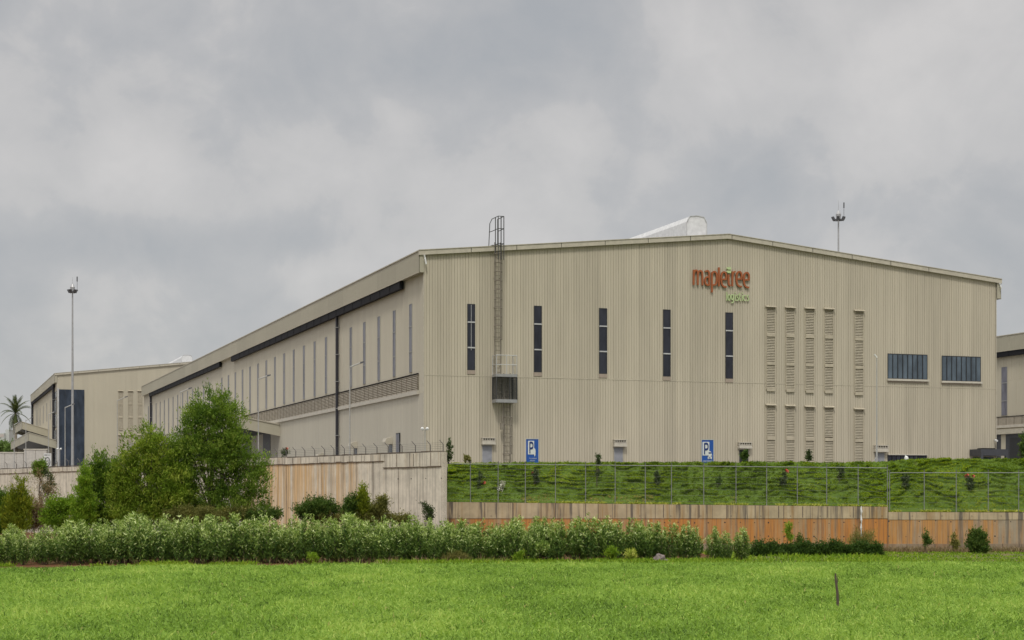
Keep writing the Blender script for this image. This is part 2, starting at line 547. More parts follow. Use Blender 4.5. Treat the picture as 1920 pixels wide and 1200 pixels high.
leafmat('dry_leaf', [(0.0, (0.15, 0.11, 0.055)), (0.6, (0.28, 0.21, 0.11)), (1.0, (0.42, 0.34, 0.19))], 0.2)
leafmat('dark_leaf', [(0.0, (0.025, 0.045, 0.016)), (0.6, (0.065, 0.095, 0.034)), (1.0, (0.14, 0.17, 0.07))], 0.15)
leafmat('palm_leaf', [(0.0, (0.035, 0.052, 0.018)), (0.6, (0.075, 0.10, 0.032)), (1.0, (0.20, 0.17, 0.07))], 0.2)
leafmat('far_leaf', [(0.0, (0.09, 0.15, 0.04)), (0.6, (0.16, 0.24, 0.065)), (1.0, (0.24, 0.32, 0.10))], 0.25)
leafmat('edge_leaf', [(0.0, (0.19, 0.27, 0.03)), (0.6, (0.42, 0.47, 0.08)), (1.0, (0.68, 0.64, 0.19))], 0.3)

# ------------------------------------------------------------------ ground
g = MB(); g.face((-2500, -200, 0), (2500, -200, 0), (2500, 4500, 0), (-2500, 4500, 0))
tag(g.build('ground', M['soil'], fix=False), kind='structure')


def field_edge(x):
    return 88.9 + 0.19 * x if x < 0 else 88.9 + 0.055 * x


def row_line(x):
    """where the row of shrubs stands, a strip of soil behind the field edge"""
    return 93.3 + 0.15 * x if x < 0 else 93.3 + 0.085 * x


g = MB()
xs = list(range(-90, 91, 5))
for a, c in zip(xs[:-1], xs[1:]):
    g.face((a, -30, 0.02), (c, -30, 0.02), (c, field_edge(c), 0.02), (a, field_edge(a), 0.02))
tag(g.build('field', M['field_ground']), kind='structure')
g = MB(); g.face((13.5, 89.0, 0.01), (95, 93.0, 0.01), (95, 109.99, 0.01), (13.5, 109.99, 0.01))
tag(g.build('verge', M['verge'], fix=False), kind='structure')

WALLF = Frame(-4.42, 106.0, 0.0, math.atan2(0.8214, -0.5704))      # the long compound wall
g = MB()
wl = [WALLF.world(u, -0.25, 0) for u in (0.3, 60, 150, 260)]
poly = [(-4.3, 118.0)] + [(p.x, p.y) for p in wl[:]] + [(-260, 420), (160, 420), (160, 118.0)]
g.prism(poly[::-1], lambda a, c, d: (a, c, d), YARD, 0.5)
tag(g.build('yard', M['yard_ground']), kind='structure')

# ------------------------------------------------------------------ buildings
ANG = math.atan2(0.331, 0.9436)


def ribs(mb, u0, u1, zlo, ztop, fn, pitch=0.217, gap=0.025, deep=0.04):
    """ribbed sheet: flat pans with a narrow groove between; fn(u, d, z), d = depth inwards"""
    prof = []
    u = u0
    rl = random.Random(int(u1 * 10)); nr = 0; lap = 5
    while u < u1 - 1e-6:
        e = min(u + pitch, u1)
        nr += 1
        gg = gap * rl.uniform(0.75, 1.15)
        if nr % lap == 0: gg = gap * 1.75
        prof += [(u, 0.0), (max(u, e - gg), 0.0), (max(u, e - gg * 0.75), deep), (max(u, e - gg * 0.25), deep)]
        u = e
    prof.append((u1, 0.0))
    b = len(mb.v)
    for (uu, d) in prof:
        mb.v.append(fn(uu, d, zlo(uu) if callable(zlo) else zlo))
        mb.v.append(fn(uu, d, ztop(uu) if callable(ztop) else ztop))
    for i in range(len(prof) - 1):
        mb.f.append((b + 2 * i, b + 2 * i + 2, b + 2 * i + 3, b + 2 * i + 1)); mb.m.append(mb.cur)


FRONT = lambda u, d, z: (u, d, z)
SIDE = lambda v, d, z: (d, v, z)


def shell(root, W, L, H, rise, clad_f, clad_s, clad_low, low_z, fas=1.62, gutters=(), front_x1=None, joints=True):
    """ribbed front gable, ribbed side, roof, fascias, gable trim, gutters"""
    gab = lambda u: H + rise * (1 - abs(u - W / 2) / (W / 2))
    wt = lambda u: gab(u) - 0.12
    mb = MB(); ribs(mb, 0.0, W, 7.08, wt, FRONT); ribs(mb, 0.0, W, 0.0, 7.0, FRONT)
    mb.box(-0.012, W, -0.014, 0.05, 7.003, 7.077)
    mb.build('front_wall', clad_f, root, fix=False)
    for xa in (-0.05, W):
        mb = MB(); mb.box(xa, xa + 0.05, -0.04, 0.07, 0.0, H - 0.12)
        mb.build('corner_flashing', M['trim'], root)
    mb = MB(); ribs(mb, 0.075, L, low_z, H - 0.1, SIDE, 0.30, 0.05, 0.05)
    mb.build('side_wall', clad_s, root, fix=False)
    mb = MB(); ribs(mb, 0.075, L, 0.0, low_z - 0.003, SIDE, 1.45, 0.04, 0.03)
    mb.build('lower_side_wall', clad_low, root, fix=False)
    mb = MB(); mb.face((W, 0.08, 0), (W, L, 0), (W, L, H - 0.12), (W, 0.08, H - 0.12))
    mb.face((0.08, L, 0), (0.08, L, H - 0.2), (W / 2, L, H + rise - 0.2), (W, L, H - 0.2), (W, L, 0))
    mb.build('rear_walls', clad_s, root, fix=False)
    # roof: two pitched slabs
    mb = MB()
    for (a, c) in ((-0.35, W / 2), (W / 2, W + 0.35)):
        za, zc = gab(a), gab(c)
        mb.hexa([(a, -0.18, za - 0.10), (c, -0.18, zc - 0.10), (c, L, zc - 0.10), (a, L, za - 0.10),
                 (a, -0.18, za - 0.02), (c, -0.18, zc - 0.02), (c, L, zc - 0.02), (a, L, za - 0.02)])
    mb.build('roof', M['roof_sheet'], root, fix=False)
    # gable trim with its cover joints
    mb = MB()
    for (a, c) in ((-0.45, W / 2), (W / 2, W + 0.45)):
        za, zc = gab(a), gab(c)
        mb.hexa([(a, -0.24, za - 0.32), (c, -0.24, zc - 0.32), (c, -0.045, zc - 0.32), (a, -0.045, za - 0.32),
                 (a, -0.24, za + 0.02), (c, -0.24, zc + 0.02), (c, -0.045, zc + 0.02), (a, -0.045, za + 0.02)])
        mb.hexa([(a, -0.28, za + 0.023), (c, -0.28, zc + 0.023), (c, 0.1, zc + 0.023), (a, 0.1, za + 0.023),
                 (a, -0.28, za + 0.075), (c, -0.28, zc + 0.075), (c, 0.1, zc + 0.075), (a, 0.1, za + 0.075)])
    t = mb.build('gable_trim', M['trim'], root, fix=False)
    for i in range(1, int(W / 3.6)):
        u = i * 3.6
        mb = MB(); mb.box(u - 0.02, u + 0.02, -0.25, -0.235, gab(u) - 0.31, gab(u) + 0.01)
        mb.build('cover_joint', M['gutter_dark'], t)
    # eaves fascia, both sides
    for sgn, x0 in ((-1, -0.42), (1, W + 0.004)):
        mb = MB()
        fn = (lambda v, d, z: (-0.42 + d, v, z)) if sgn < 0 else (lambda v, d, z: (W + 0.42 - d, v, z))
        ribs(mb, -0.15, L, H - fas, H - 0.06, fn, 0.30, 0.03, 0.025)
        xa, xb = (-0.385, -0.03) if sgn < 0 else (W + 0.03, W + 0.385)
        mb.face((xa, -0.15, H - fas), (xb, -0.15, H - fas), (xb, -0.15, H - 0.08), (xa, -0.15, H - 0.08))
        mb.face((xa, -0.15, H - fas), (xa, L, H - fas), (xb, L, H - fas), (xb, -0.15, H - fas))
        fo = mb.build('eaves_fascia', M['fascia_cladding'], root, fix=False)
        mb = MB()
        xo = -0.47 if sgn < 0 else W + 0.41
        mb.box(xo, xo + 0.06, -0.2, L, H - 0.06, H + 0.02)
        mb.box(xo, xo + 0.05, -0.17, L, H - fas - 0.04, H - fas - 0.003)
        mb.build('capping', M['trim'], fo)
    for (a, c) in gutters:
        mb = MB()
        mb.box(-0.40, -0.10, a, c, H - fas - 0.62, H - fas - 0.045)
        for i in range(int((c - a) / 3)):
            mb.box(-0.43, -0.41, a + i * 3, a + i * 3 + 0.08, H - fas - 0.64, H - fas - 0.045)
        mb.build('gutter', M['gutter_dark'], root)
    return gab


def front_window(root, u0, u1, z0, z1, splits=(0.34, 0.73), glass='glass_dark', bar='aluminium', frame='frame_black', d=0.0, centre=0):
    mb = MB(); f = 0.045
    mb.box(u0, u1, -0.05 - d, -0.004, z0, z0 + f); mb.box(u0, u1, -0.05 - d, -0.004, z1 - f, z1)
    mb.box(u0, u0 + f, -0.05 - d, -0.004, z0 + f, z1 - f); mb.box(u1 - f, u1, -0.05 - d, -0.004, z0 + f, z1 - f)
    w = mb.build('window', M[frame], root)
    mb = MB(); mb.box(u0 + f, u1 - f, -0.03, -0.006, z0 + f, z1 - f)
    mb.build('pane', M[glass], w)
    for s in splits:
        z = z1 - (z1 - z0) * s
        mb = MB(); mb.box(u0 + 0.01, u1 - 0.01, -0.075, -0.052, z - 0.05, z + 0.05)
        mb.build('transom', M[bar], w)
    mb = MB(); mb.box(u0 - 0.01, u1 + 0.01, -0.045, -0.004, z0 - 0.30, z0 - 0.003); mb.build('sill', M['sill_brown'], w)
    if centre:
        mb = MB(); mb.box((u0 + u1) / 2 - 0.015, (u0 + u1) / 2 + 0.015, -0.048, -0.031, z1 - (z1 - z0) * 0.70, z1 - 0.05)
        mb.build('mullion', M[bar], w)
    return w


def side_window(root, v, wdt, z0, z1, glass='glass_side'):
    mb = MB(); f = 0.03
    a, c = v - wdt / 2, v + wdt / 2
    mb.box(-0.055, -0.004, a, a + f, z0, z1); mb.box(-0.055, -0.004, c - f, c, z0, z1)
    mb.box(-0.055, -0.004, a + f, c - f, z0, z0 + f); mb.box(-0.055, -0.004, a + f, c - f, z1 - f, z1)
    for s in (0.33, 0.70):
        z = z1 - (z1 - z0) * s
        mb.box(-0.07, -0.03, a + f, c - f, z - 0.05, z + 0.05)
    w = mb.build('window', M['steel_grey'], root)
    mb = MB(); mb.box(-0.03, -0.006, a + f, c - f, z0 + f, z1 - f)
    mb.build('pane', M[glass], w)
    return w


def louvre(root, u0, u1, z0, z1, splits, paint='louvre_paint', back='louvre_back', pitch=0.128, hood=True):
    mb = MB(); f = 0.05
    mb.box(u0, u0 + f, -0.09, -0.004, z0, z1); mb.box(u1 - f, u1, -0.09, -0.004, z0, z1)
    edges = [z1] + [z1 - (z1 - z0) * s for s in splits] + [z0]
    for i, z in enumerate(edges):
        h = 0.0 if i == 0 else 0.13
        if i: mb.box(u0 + f, u1 - f, -0.13, -0.004, z - h, z + h)
    fr = mb.build('louvre', M[paint], root)
    mb = MB()
    for a, c in zip(edges[:-1], edges[1:]):
        z = a - 0.10
        while z > c + 0.16:
            mb.hexa([(u0 + f, -0.085, z - 0.055), (u1 - f, -0.085, z - 0.055), (u1 - f, -0.02, z + 0.03), (u0 + f, -0.02, z + 0.03),
                     (u0 + f, -0.085, z - 0.035), (u1 - f, -0.085, z - 0.035), (u1 - f, -0.02, z + 0.05), (u0 + f, -0.02, z + 0.05)])
            z -= pitch
    mb.build('slats', M[paint], fr)
    mb = MB(); mb.box(u0 + f, u1 - f, -0.016, -0.006, z0, z1)
    mb.build('backing', M[back], fr)
    if hood:
        mb = MB()
        mb.hexa([(u0 - 0.06, -0.26, z1 + 0.0), (u1 + 0.06, -0.26, z1), (u1 + 0.06, -0.004, z1 + 0.003), (u0 - 0.06, -0.004, z1 + 0.003),
                 (u0 - 0.06, -0.26, z1 + 0.05), (u1 + 0.06, -0.26, z1 + 0.05), (u1 + 0.06, -0.004, z1 + 0.14), (u0 - 0.06, -0.004, z1 + 0.14)])
        mb.build('hood', M[paint], fr)
    return fr


def shutter_door(root, u0, u1, z1, hz0, hz1, hu0, hu1, mat='door_grey'):
    mb = MB()
    for (q0, q1) in (((u0 - 0.04, 0), (u0, z1)), ((u1, 0), (u1 + 0.04, z1)), ((u0 - 0.04, z1), (u1 + 0.04, z1 + 0.04))):
        mb.box(q0[0], q1[0], -0.05, -0.004, q0[1], q1[1])
    d = mb.build('door', M['trim'], root)
    mb = MB()
    z = 0.0
    while z < z1 - 0.01:
        e = min(z + 0.09, z1)
        mb.hexa([(u0, -0.04, z), (u1, -0.04, z), (u1, -0.005, z), (u0, -0.005, z), (u0, -0.022, e), (u1, -0.022, e), (u1, -0.005, e), (u0, -0.005, e)])
        z = e
    mb.build('leaf', M[mat], d)
    mb = MB()
    mb.box(hu0, hu1, -0.34, -0.004, hz0, hz0 + (hz1 - hz0) * 0.30)
    mb.box(hu0 + 0.02, hu1 - 0.02, -0.30, -0.004, hz0 + (hz1 - hz0) * 0.30 + 0.003, hz0 + (hz1 - hz0) * 0.62)
    mb.box(hu0, hu1, -0.32, -0.004, hz0 + (hz1 - hz0) * 0.62 + 0.003, hz0 + (hz1 - hz0) * 0.70)
    n = 6
    for i in range(n):
        u = hu0 + 0.03 + (hu1 - hu0 - 0.12) * i / (n - 1)
        mb.box(u, u + 0.06, -0.30, -0.02, hz0 + (hz1 - hz0) * 0.70 + 0.003, hz1)
    mb.box(hu0, hu1, -0.33, -0.004, hz1 + 0.002, hz1 + 0.05)
    mb.build('hood', M['trim_light'], d)
    return d


def side_door(root, v, wdt, h):
    mb = MB(); mb.box(-0.05, -0.004, v - wdt / 2, v + wdt / 2, 0, h)
    d = mb.build('door', M['glass_navy'], root)
    mb = MB(); mb.box(-0.62, -0.004, v - wdt / 2 - 0.1, v + wdt / 2 + 0.1, h + 0.06, h + 0.24)
    mb.hexa([(-0.6, v - wdt / 2 - 0.08, h + 0.243), (-0.004, v - wdt / 2 - 0.08, h + 0.243), (-0.004, v + wdt / 2 + 0.08, h + 0.243), (-0.6, v + wdt / 2 + 0.08, h + 0.243),
             (-0.5, v - wdt / 2 - 0.08, h + 0.5), (-0.004, v - wdt / 2 - 0.08, h + 0.62), (-0.004, v + wdt / 2 + 0.08, h + 0.62), (-0.5, v + wdt / 2 + 0.08, h + 0.5)])
    mb.build('hood', M['trim'], d)
    return d


def canopy(root, v0, v1, out, zt_wall, zt_out, thick):
    """loading canopy that rises away from the side wall"""
    mb = MB()
    for (va, vb) in ((v0, v0 + 0.12), (v1 - 0.12, v1)):
        mb.hexa([(-out, va, zt_out - thick), (-0.004, va, zt_wall - thick), (-0.004, vb, zt_wall - thick), (-out, vb, zt_out - thick),
                 (-out, va, zt_out), (-0.004, va, zt_wall), (-0.004, vb, zt_wall), (-out, vb, zt_out)])
    fn = lambda v, d, z: (-out - 0.05 + d, v, z)
    ribs(mb, v0, v1, zt_out - thick, zt_out, fn, 0.3, 0.05, 0.04)
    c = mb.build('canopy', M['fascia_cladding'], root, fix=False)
    mb = MB()
    mb.hexa([(-out - 0.1, v0 - 0.08, zt_out + 0.003), (-0.01, v0 - 0.08, zt_wall + 0.003), (-0.01, v1, zt_wall + 0.003), (-out - 0.1, v1, zt_out + 0.003),
             (-out - 0.1, v0 - 0.08, zt_out + 0.10), (-0.01, v0 - 0.08, zt_wall + 0.10), (-0.01, v1, zt_wall + 0.10), (-out - 0.1, v1, zt_out + 0.10)])
    mb.build('capping', M['trim'], c)
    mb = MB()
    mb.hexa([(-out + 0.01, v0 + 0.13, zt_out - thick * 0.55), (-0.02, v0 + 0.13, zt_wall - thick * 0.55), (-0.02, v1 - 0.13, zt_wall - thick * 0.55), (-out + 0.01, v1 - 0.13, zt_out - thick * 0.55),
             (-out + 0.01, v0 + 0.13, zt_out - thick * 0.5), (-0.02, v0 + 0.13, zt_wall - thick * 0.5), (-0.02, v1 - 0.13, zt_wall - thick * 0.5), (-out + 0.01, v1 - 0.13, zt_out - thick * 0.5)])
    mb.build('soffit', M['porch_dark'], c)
    return c


def louvre_band(root, v0, v1, z0, z1):
    mb = MB()
    mb.box(-0.012, -0.003, v0, v1, z0, z1)
    b = mb.build('louvre_band', M['louvre_back'], root)
    mb = MB()
    n = 9
    for i in range(n):
        z = z0 + (z1 - z0) * (i + 0.5) / n
        mb.hexa([(-0.10, v0, z - 0.06), (-0.10, v1, z - 0.06), (-0.02, v1, z + 0.02), (-0.02, v0, z + 0.02),
                 (-0.10, v0, z - 0.02), (-0.10, v1, z - 0.02), (-0.02, v1, z + 0.06), (-0.02, v0, z + 0.06)])
    mb.cur = 1
    v = v0
    while v < v1:
        mb.box(-0.125, -0.105, v, v + 0.06, z0, z1); v += 1.45
    mb.build('slats', [M['louvre_band'], M['louvre_back']], b)
    mb = MB(); mb.box(-0.16, -0.004, v0 - 0.1, v1, z0 - 0.32, z0 - 0.02)
    mb.build('sill', M['trim_light'], b)
    mb = MB(); mb.box(-0.14, -0.004, v0 - 0.05, v1, z1 + 0.003, z1 + 0.05)
    mb.build('head_flashing', M['gutter_dark'], b)


def downpipe(root, v, z0, z1, r=0.13):
    mb = MB()
    mb.tube([(-0.25, v, z1 + 0.5), (-0.22, v, z1), (-0.2, v, z1 - 0.4), (-0.2, v, z0)], r, 8)
    p = mb.build('downpipe', M['pipe_dark'], root)
    mb = MB()
    z = z0 + 1
    while z < z1 - 0.5:
        mb.box(-0.2 - r - 0.03, -0.004, v - r - 0.05, v + r + 0.05, z, z + 0.06); z += 2.4
    mb.build('clip', M['steel_grey'], p)


def ventilator(root, W, v0, v1, zr, wdt, h):
    prof = [(-wdt / 2, -0.4), (-wdt / 2, h * 0.78), (-wdt * 0.36, h * 0.96), (0, h), (wdt * 0.36, h * 0.96), (wdt / 2, h * 0.78), (wdt / 2, -0.4)]
    mb = MB(); mb.prism(prof, lambda a, c, d: (W / 2 + a, d, zr + c), v0, v1)
    v = v0 + 0.3
    o = mb.build('ridge_ventilator', M['ventilator_white'], root)
    mb = MB()
    for a in (-wdt / 2 - 0.03, wdt / 2):
        mb.box(W / 2 + a, W / 2 + a + 0.03, v0 - 0.05, v0 - 0.003, zr - 0.4, zr + h * 0.78)
    mb.ribbon([(a, c + 0.02) for a, c in prof[1:6]], 0.05, lambda a, c, d: (W / 2 + a, d, zr + c), v0 - 0.05, v0 - 0.003)
    mb.build('end_frame', M['galvanised'], o)
    return o


# --- the main warehouse
FM = Frame((795 - 960) / F * 125.0, 125.0, YARD, ANG)
WM = FM.front(1867, 500)[0]
HM = FM.front(795, 470)[1]
RISE = FM.front(1355, 440)[1] - HM
LM = FM.side(270, 726)[0]
main = empty('warehouse', (FM.ox, FM.oy, YARD), ANG, 'long beige ribbed warehouse in the middle with orange lettering on its wide gable front', 'warehouse')
_, ZSILL = FM.side(785, 735)
_, ZLOUV = FM.side(785, 701)
gut = [(FM.side(759, 0)[0], FM.side(439, 0)[0]), (FM.side(417, 0)[0], FM.side(284, 0)[0])]
gab_m = shell(main, WM, LM, HM, RISE, M['front_cladding'], M['side_cladding'], M['lower_panel'], ZSILL - 0.15, gutters=gut)
ventilator(main, WM, 5.6, LM - 6, HM + RISE, 1.78, 2.38)
for i, (a, c, y0, y1) in enumerate([(876, 890.5, 570, 694), (1001, 1015.5, 573.5, 698), (1123, 1138, 578, 701), (1243, 1257, 580.5, 706), (1360, 1374, 586, 710)]):
    front_window(main, FM.front(a, 600)[0], FM.front(c, 600)[0], FM.front((a + c) / 2, y1)[1], FM.front((a + c) / 2, y0)[1],
                 (0.275, 0.66), centre=1 if i == 0 else 0)
for (a, c, t) in ((1436, 1453, 576.5), (1472.5, 1489.5, 578), (1509, 1526, 579.5), (1545, 1562, 580.5), (1601.5, 1618.5, 584)):
    m = (a + c) / 2
    u0, u1 = FM.front(a, 600)[0], FM.front(c, 600)[0]
    louvre(main, u0, u1, FM.front(m, t + 154)[1], FM.front(m, t)[1], (0.335, 0.68))
    louvre(main, u0, u1, 0.25, FM.front(m, t + 184)[1], (0.52,))
for (a, c, y0, y1) in ((1664, 1738.5, 664, 711), (1765.5, 1838.5, 668, 715)):
    m = (a + c) / 2
    u0, u1 = FM.front(a, 600)[0], FM.front(c, 600)[0]
    z0, z1 = FM.front(m, y1)[1], FM.front(m, y0)[1]
    w = front_window(main, u0, u1, z0, z1, (), 'glass_blue', 'frame_black')
    for i in range(1, 8):
        mb = MB(); u = u0 + (u1 - u0) * i / 8
        mb.box(u - 0.035, u + 0.035, -0.07, -0.031, z0 + 0.046, z1 - 0.046); mb.build('mullion', M['frame_black'], w)
    mb = MB(); mb.box(u0 - 0.05, u1 + 0.08, -0.18, -0.004, z0 - 0.16, z0 - 0.003); mb.build('sill', M['trim_light'], w)
# low dark window band and entrance porch at the right
u0, u1 = FM.front(1664, 600)[0], FM.front(1737, 600)[0]
zt = FM.front(1700, 853.5)[1]
w = front_window(main, u0, u1, zt - 1.4, zt, (), 'glass_dark', 'frame_black')
mb = MB(); mb.box(u0, u1 + 0.05, -0.12, -0.004, zt + 0.003, zt + 0.07); mb.build('head_flashing', M['trim_light'], w)
for i in range(1, 9):
    mb = MB(); u = u0 + (u1 - u0) * i / 9
    mb.box(u - 0.03, u + 0.03, -0.07, -0.031, zt - 1.35, zt - 0.046); mb.build('mullion', M['gutter_dark'], w)
u0, u1 = FM.front(1818, 600)[0], FM.front(1866, 600)[0]
zt = FM.front(1842, 843)[1]; zb = FM.front(1842, 855)[1]
mb = MB(); mb.box(u0, u1 + 0.1, -1.6, -0.004, zb, zt); mb.box(u0, u0 + 0.22, -1.6, -1.4, 0, zb - 0.003); mb.box(u1 - 0.1, u1 + 0.1, -1.6, -1.4, 0, zb - 0.003)
po = mb.build('porch', M['porch_dark'], main)
mb = MB()
for i in range(12): mb.box(u0 + 0.4 + i * 0.11, u0 + 0.45 + i * 0.11, -1.2, -0.5, zt + 0.003, zt + 0.09)
mb.build('roof_slats', M['gutter_dark'], po)
mb = MB(); mb.box(u0 + 0.3, u1 - 0.2, -0.05, -0.006, 0, zb - 0.1); mb.build('glazed_door', M['glass_navy'], po)
for (d0, d1, dt, h0, h1, ht, hb) in ((904, 922, 835, 902, 927, 822, 833.5), (1151, 1167.5, 839, 1149, 1172.5, 825.5, 837.5),
                                     (1385.5, 1403, 843.5, 1383, 1407, 830.5, 841), (1640.5, 1658, 849, 1637.5, 1662.5, 836, 847.5)):
    m = (d0 + d1) / 2
    shutter_door(main, FM.front(d0, 850)[0], FM.front(d1, 850)[0], FM.front(m, dt)[1], FM.front(m, hb)[1], FM.front(m, ht)[1],
                 FM.front(h0, 850)[0], FM.front(h1, 850)[0], 'door_grey' if d0 != 1385.5 else 'dark_opening')
_, zw1 = FM.side(771, 570); _, zw0 = FM.side(771, 698)
kk = 0
while 3.5 + 4.72 * kk < LM - 3:
    if kk not in (5, 19): side_window(main, 3.5 + 4.72 * kk, 0.72, zw0, zw1)
    kk += 1
louvre_band(main, FM.side(785, 700)[0], LM - 8, ZSILL + 0.15, ZLOUV)
downpipe(main, FM.side(636, 700)[0], 0, HM - 2.3, 0.14)
downpipe(main, FM.side(285, 700)[0], 0, HM - 2.3, 0.17)
vc, zc = FM.side(525, 797)
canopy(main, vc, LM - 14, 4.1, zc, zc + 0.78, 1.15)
for px in (667, 733, 604):
    side_door(main, FM.side(px, 840)[0], 0.85, 2.1 if px != 604 else 1.4)
v, _ = FM.side(747.5, 840)
mb = MB(); mb.box(-0.09, -0.004, v - 0.5, v + 0.5, 0.6, FM.side(747, 812)[1])
w = mb.build('window', M['frame_black'], main)
for a in (-0.42, 0.04):
    mb = MB(); mb.box(-0.10, -0.093, v + a, v + a + 0.38, 0.7, FM.side(747, 812)[1] - 0.1); mb.build('pane', M['glass_side'], w)
for i in range(8):
    vv = vc + 5 + i * 11
    mb = MB(); mb.box(-0.04, -0.004, vv, vv + 4.0, 0, 4.8); mb.build('dock_door', M['porch_dark'], main)
# white overflow spouts at both eaves
for u in (0.0, WM + 0.25):
    mb = MB(); mb.tube([(u - 0.02, -0.06, HM - 0.42), (u - 0.05, -0.33, HM - 0.40), (u - 0.02, -0.36, HM - 0.62), (u + 0.06, -0.36, HM - 1.05 if u < 1 else HM - 0.8)], 0.065, 8)
    mb.build('spout', M['white_paint'], main)

# --- the warehouse behind it on the left
F2 = Frame((107 - 960) / F * 300.0, 300.0, YARD, ANG)
H2 = F2.front(107, 700)[1]
L2 = F2.side(61, 740)[0]
W2 = 50.0
b2 = empty('warehouse', (F2.ox, F2.oy, YARD), ANG, 'far beige warehouse at the left with a tall navy glass corner panel', 'warehouse')
R2 = (F2.front(346, 680)[1] - H2) * (W2 / 2) / F2.front(346, 680)[0]
shell(b2, W2, L2, H2, R2, M['far_cladding'], M['far_cladding'], M['far_cladding'], 6.0, fas=F2.side(107, 700)[1] - F2.side(107, 715)[1] + 0.2, gutters=((4, L2 - 1),))
ventilator(b2, W2, 14.0, L2 - 4, H2 + R2, 2.0, 2.3)
u0, u1 = F2.front(110.5, 800)[0], F2.front(158, 800)[0]
mb = MB(); mb.box(u0, u1, -0.10, -0.004, 0.2, F2.front(134, 730.5)[1])
w = mb.build('glass_panel', M['glass_navy'], b2)
mb = MB(); mb.box(u0 - 0.28, u0 - 0.01, -0.2, -0.004, 0, F2.front(134, 730.5)[1] + 0.2); mb.build('edge_trim', M['aluminium'], w)
mb = MB()
for i in range(1, 4): mb.box(u0 + (u1 - u0) * i / 4 - 0.02, u0 + (u1 - u0) * i / 4 + 0.02, -0.115, -0.102, 0.2, F2.front(134, 731)[1])
mb.build('joint', M['frame_black'], w)
for (a, c) in ((222, 230.5), (240, 249), (258, 266.5)):
    u0, u1 = F2.front(a, 800)[0], F2.front(c, 800)[0]
    zt = F2.front((a + c) / 2, 733.5)[1]; zb = F2.front((a + c) / 2, 805)[1]
    louvre(b2, u0, u1, zb, zt, (0.335, 0.68), 'louvre_paint', 'louvre_band', 0.15)
    louvre(b2, u0, u1, 0.5, F2.front((a + c) / 2, 816)[1], (0.52,), 'louvre_paint', 'louvre_band', 0.15)
va, vb = F2.side(107, 800)[0] + 0.3, F2.side(100.5, 800)[0]
for i, (y0, y1) in enumerate(((735, 748), (750, 775), (777, 803), (806, 830), (832, 870))):
    z1, z0 = F2.side(104, y0)[1], F2.side(104, y1)[1]
    mb = MB(); mb.box(-0.06, -0.004, va, vb, z0, z1); w = mb.build('window', M['frame_black'], b2)
    for j in range(3):
        a = va + 0.15 + (vb - va - 0.2) * j / 3
        mb = MB(); mb.box(-0.075, -0.063, a, a + (vb - va - 0.2) / 3 - 0.15, z0 + 0.15, z1 - 0.15)
        mb.build('pane', M['glass_pale' if (i + j) % 2 == 0 else 'glass_dark'], w)
downpipe(b2, F2.side(102.5, 800)[0], 0, H2 - 2, 0.26)
downpipe(b2, F2.side(62.5, 800)[0], 0, H2 - 2, 0.26)
for i in range(5):
    side_window(b2, 16 + i * 9.5, 0.8, F2.side(85, 792)[1], F2.side(85, 758)[1])
v, z = F2.side(106.0, 826)
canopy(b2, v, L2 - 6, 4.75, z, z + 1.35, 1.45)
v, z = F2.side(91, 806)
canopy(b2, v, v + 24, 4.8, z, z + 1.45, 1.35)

# --- the warehouse to the right
OX3, OY3 = 907 / F * 193 + 0.331 * 30, 193 - 0.9436 * 30
F3 = Frame(OX3, OY3, YARD, ANG)
H3 = F3.side(1867, 632)[1]
b3 = empty('warehouse', (OX3, OY3, YARD), ANG, 'beige warehouse at the right edge showing its side over dark loading bays', 'warehouse')
shell(b3, 50.0, 130.0, H3, RISE, M['far_cladding'], M['far_cladding'], M['far_cladding'], 11.0, fas=1.78, gutters=((0, 128),))
va, zt = F3.side(1883.5, 688); zb = F3.side(1883.5, 779)[1]
for k in range(-3, 12):
    if 1 < va + 4.72 * k * 1.0 < 120 and (k == 0 or va + 9.4 * k > 30 or k < 0):
        side_window(b3, va + 9.4 * k if k > 0 else va + 9.4 * k * 0.9, 1.05, zb, zt, 'glass_side') if va + 9.4 * k * 0.9 > 1 else None
_, zs = F3.side(1867, 803); _, zl = F3.side(1867, 783)
louvre_band(b3, 0.3, 128, zs + 0.3, zl)
_, zc3 = F3.side(1867, 815)
mb = MB(); mb.box(-0.30, -0.004, 0.2, 128, zc3, zc3 + 0.55)
bay = mb.build('bay_lintel', M['trim'], b3)
for i in range(9):
    a = 2 + i * 13.5
    mb = MB(); mb.box(-0.02, -0.003, a, a + 12.6, 0, zc3 - 0.003); o = mb.build('loading_bay', M['porch_dark'], b3)  # flat dark sheet, painted for the unlit inside of the bay
    for j in range(3):
        mb = MB(); mb.box(-0.07, -0.023, a + 0.8 + j * 4, a + 3.8 + j * 4, 0, 4.6); mb.build('dock_door', M['frame_black'], o)
    mb = MB(); mb.box(-0.09, -0.023, a, a + 12.6, 5.0, 5.25); mb.build('rail', M['steel_grey'], o)

# ------------------------------------------------------------------ lettering on the gable
sg = empty('wall_sign', FM.world(*[FM.front(1350, 540)[0], 0, FM.front(1350, 540)[1]]), ANG,
           'orange and pale green lettering with a leaf-topped letter high on the gable front', 'sign')
SU, SZ = FM.front(1350, 540)


def lt(a, c, d):
    u, z = FM.front(1280 + a / 13.33, 490 + c / 13.33)
    return (u - SU, d, z - SZ)


def smooth(pts, it=2):
    pts = [Vector(p) for p in pts]
    for _ in range(it):
        q = [pts[0]]
        for a, c in zip(pts[:-1], pts[1:]):
            q += [a * 0.75 + c * 0.25, a * 0.25 + c * 0.75]
        q.append(pts[-1]); pts = q
    return pts


E = [(950, 455), (1068, 452), (1078, 360), (1052, 285), (1010, 268), (968, 295), (945, 370), (942, 480), (962, 585), (1010, 640), (1078, 645)]


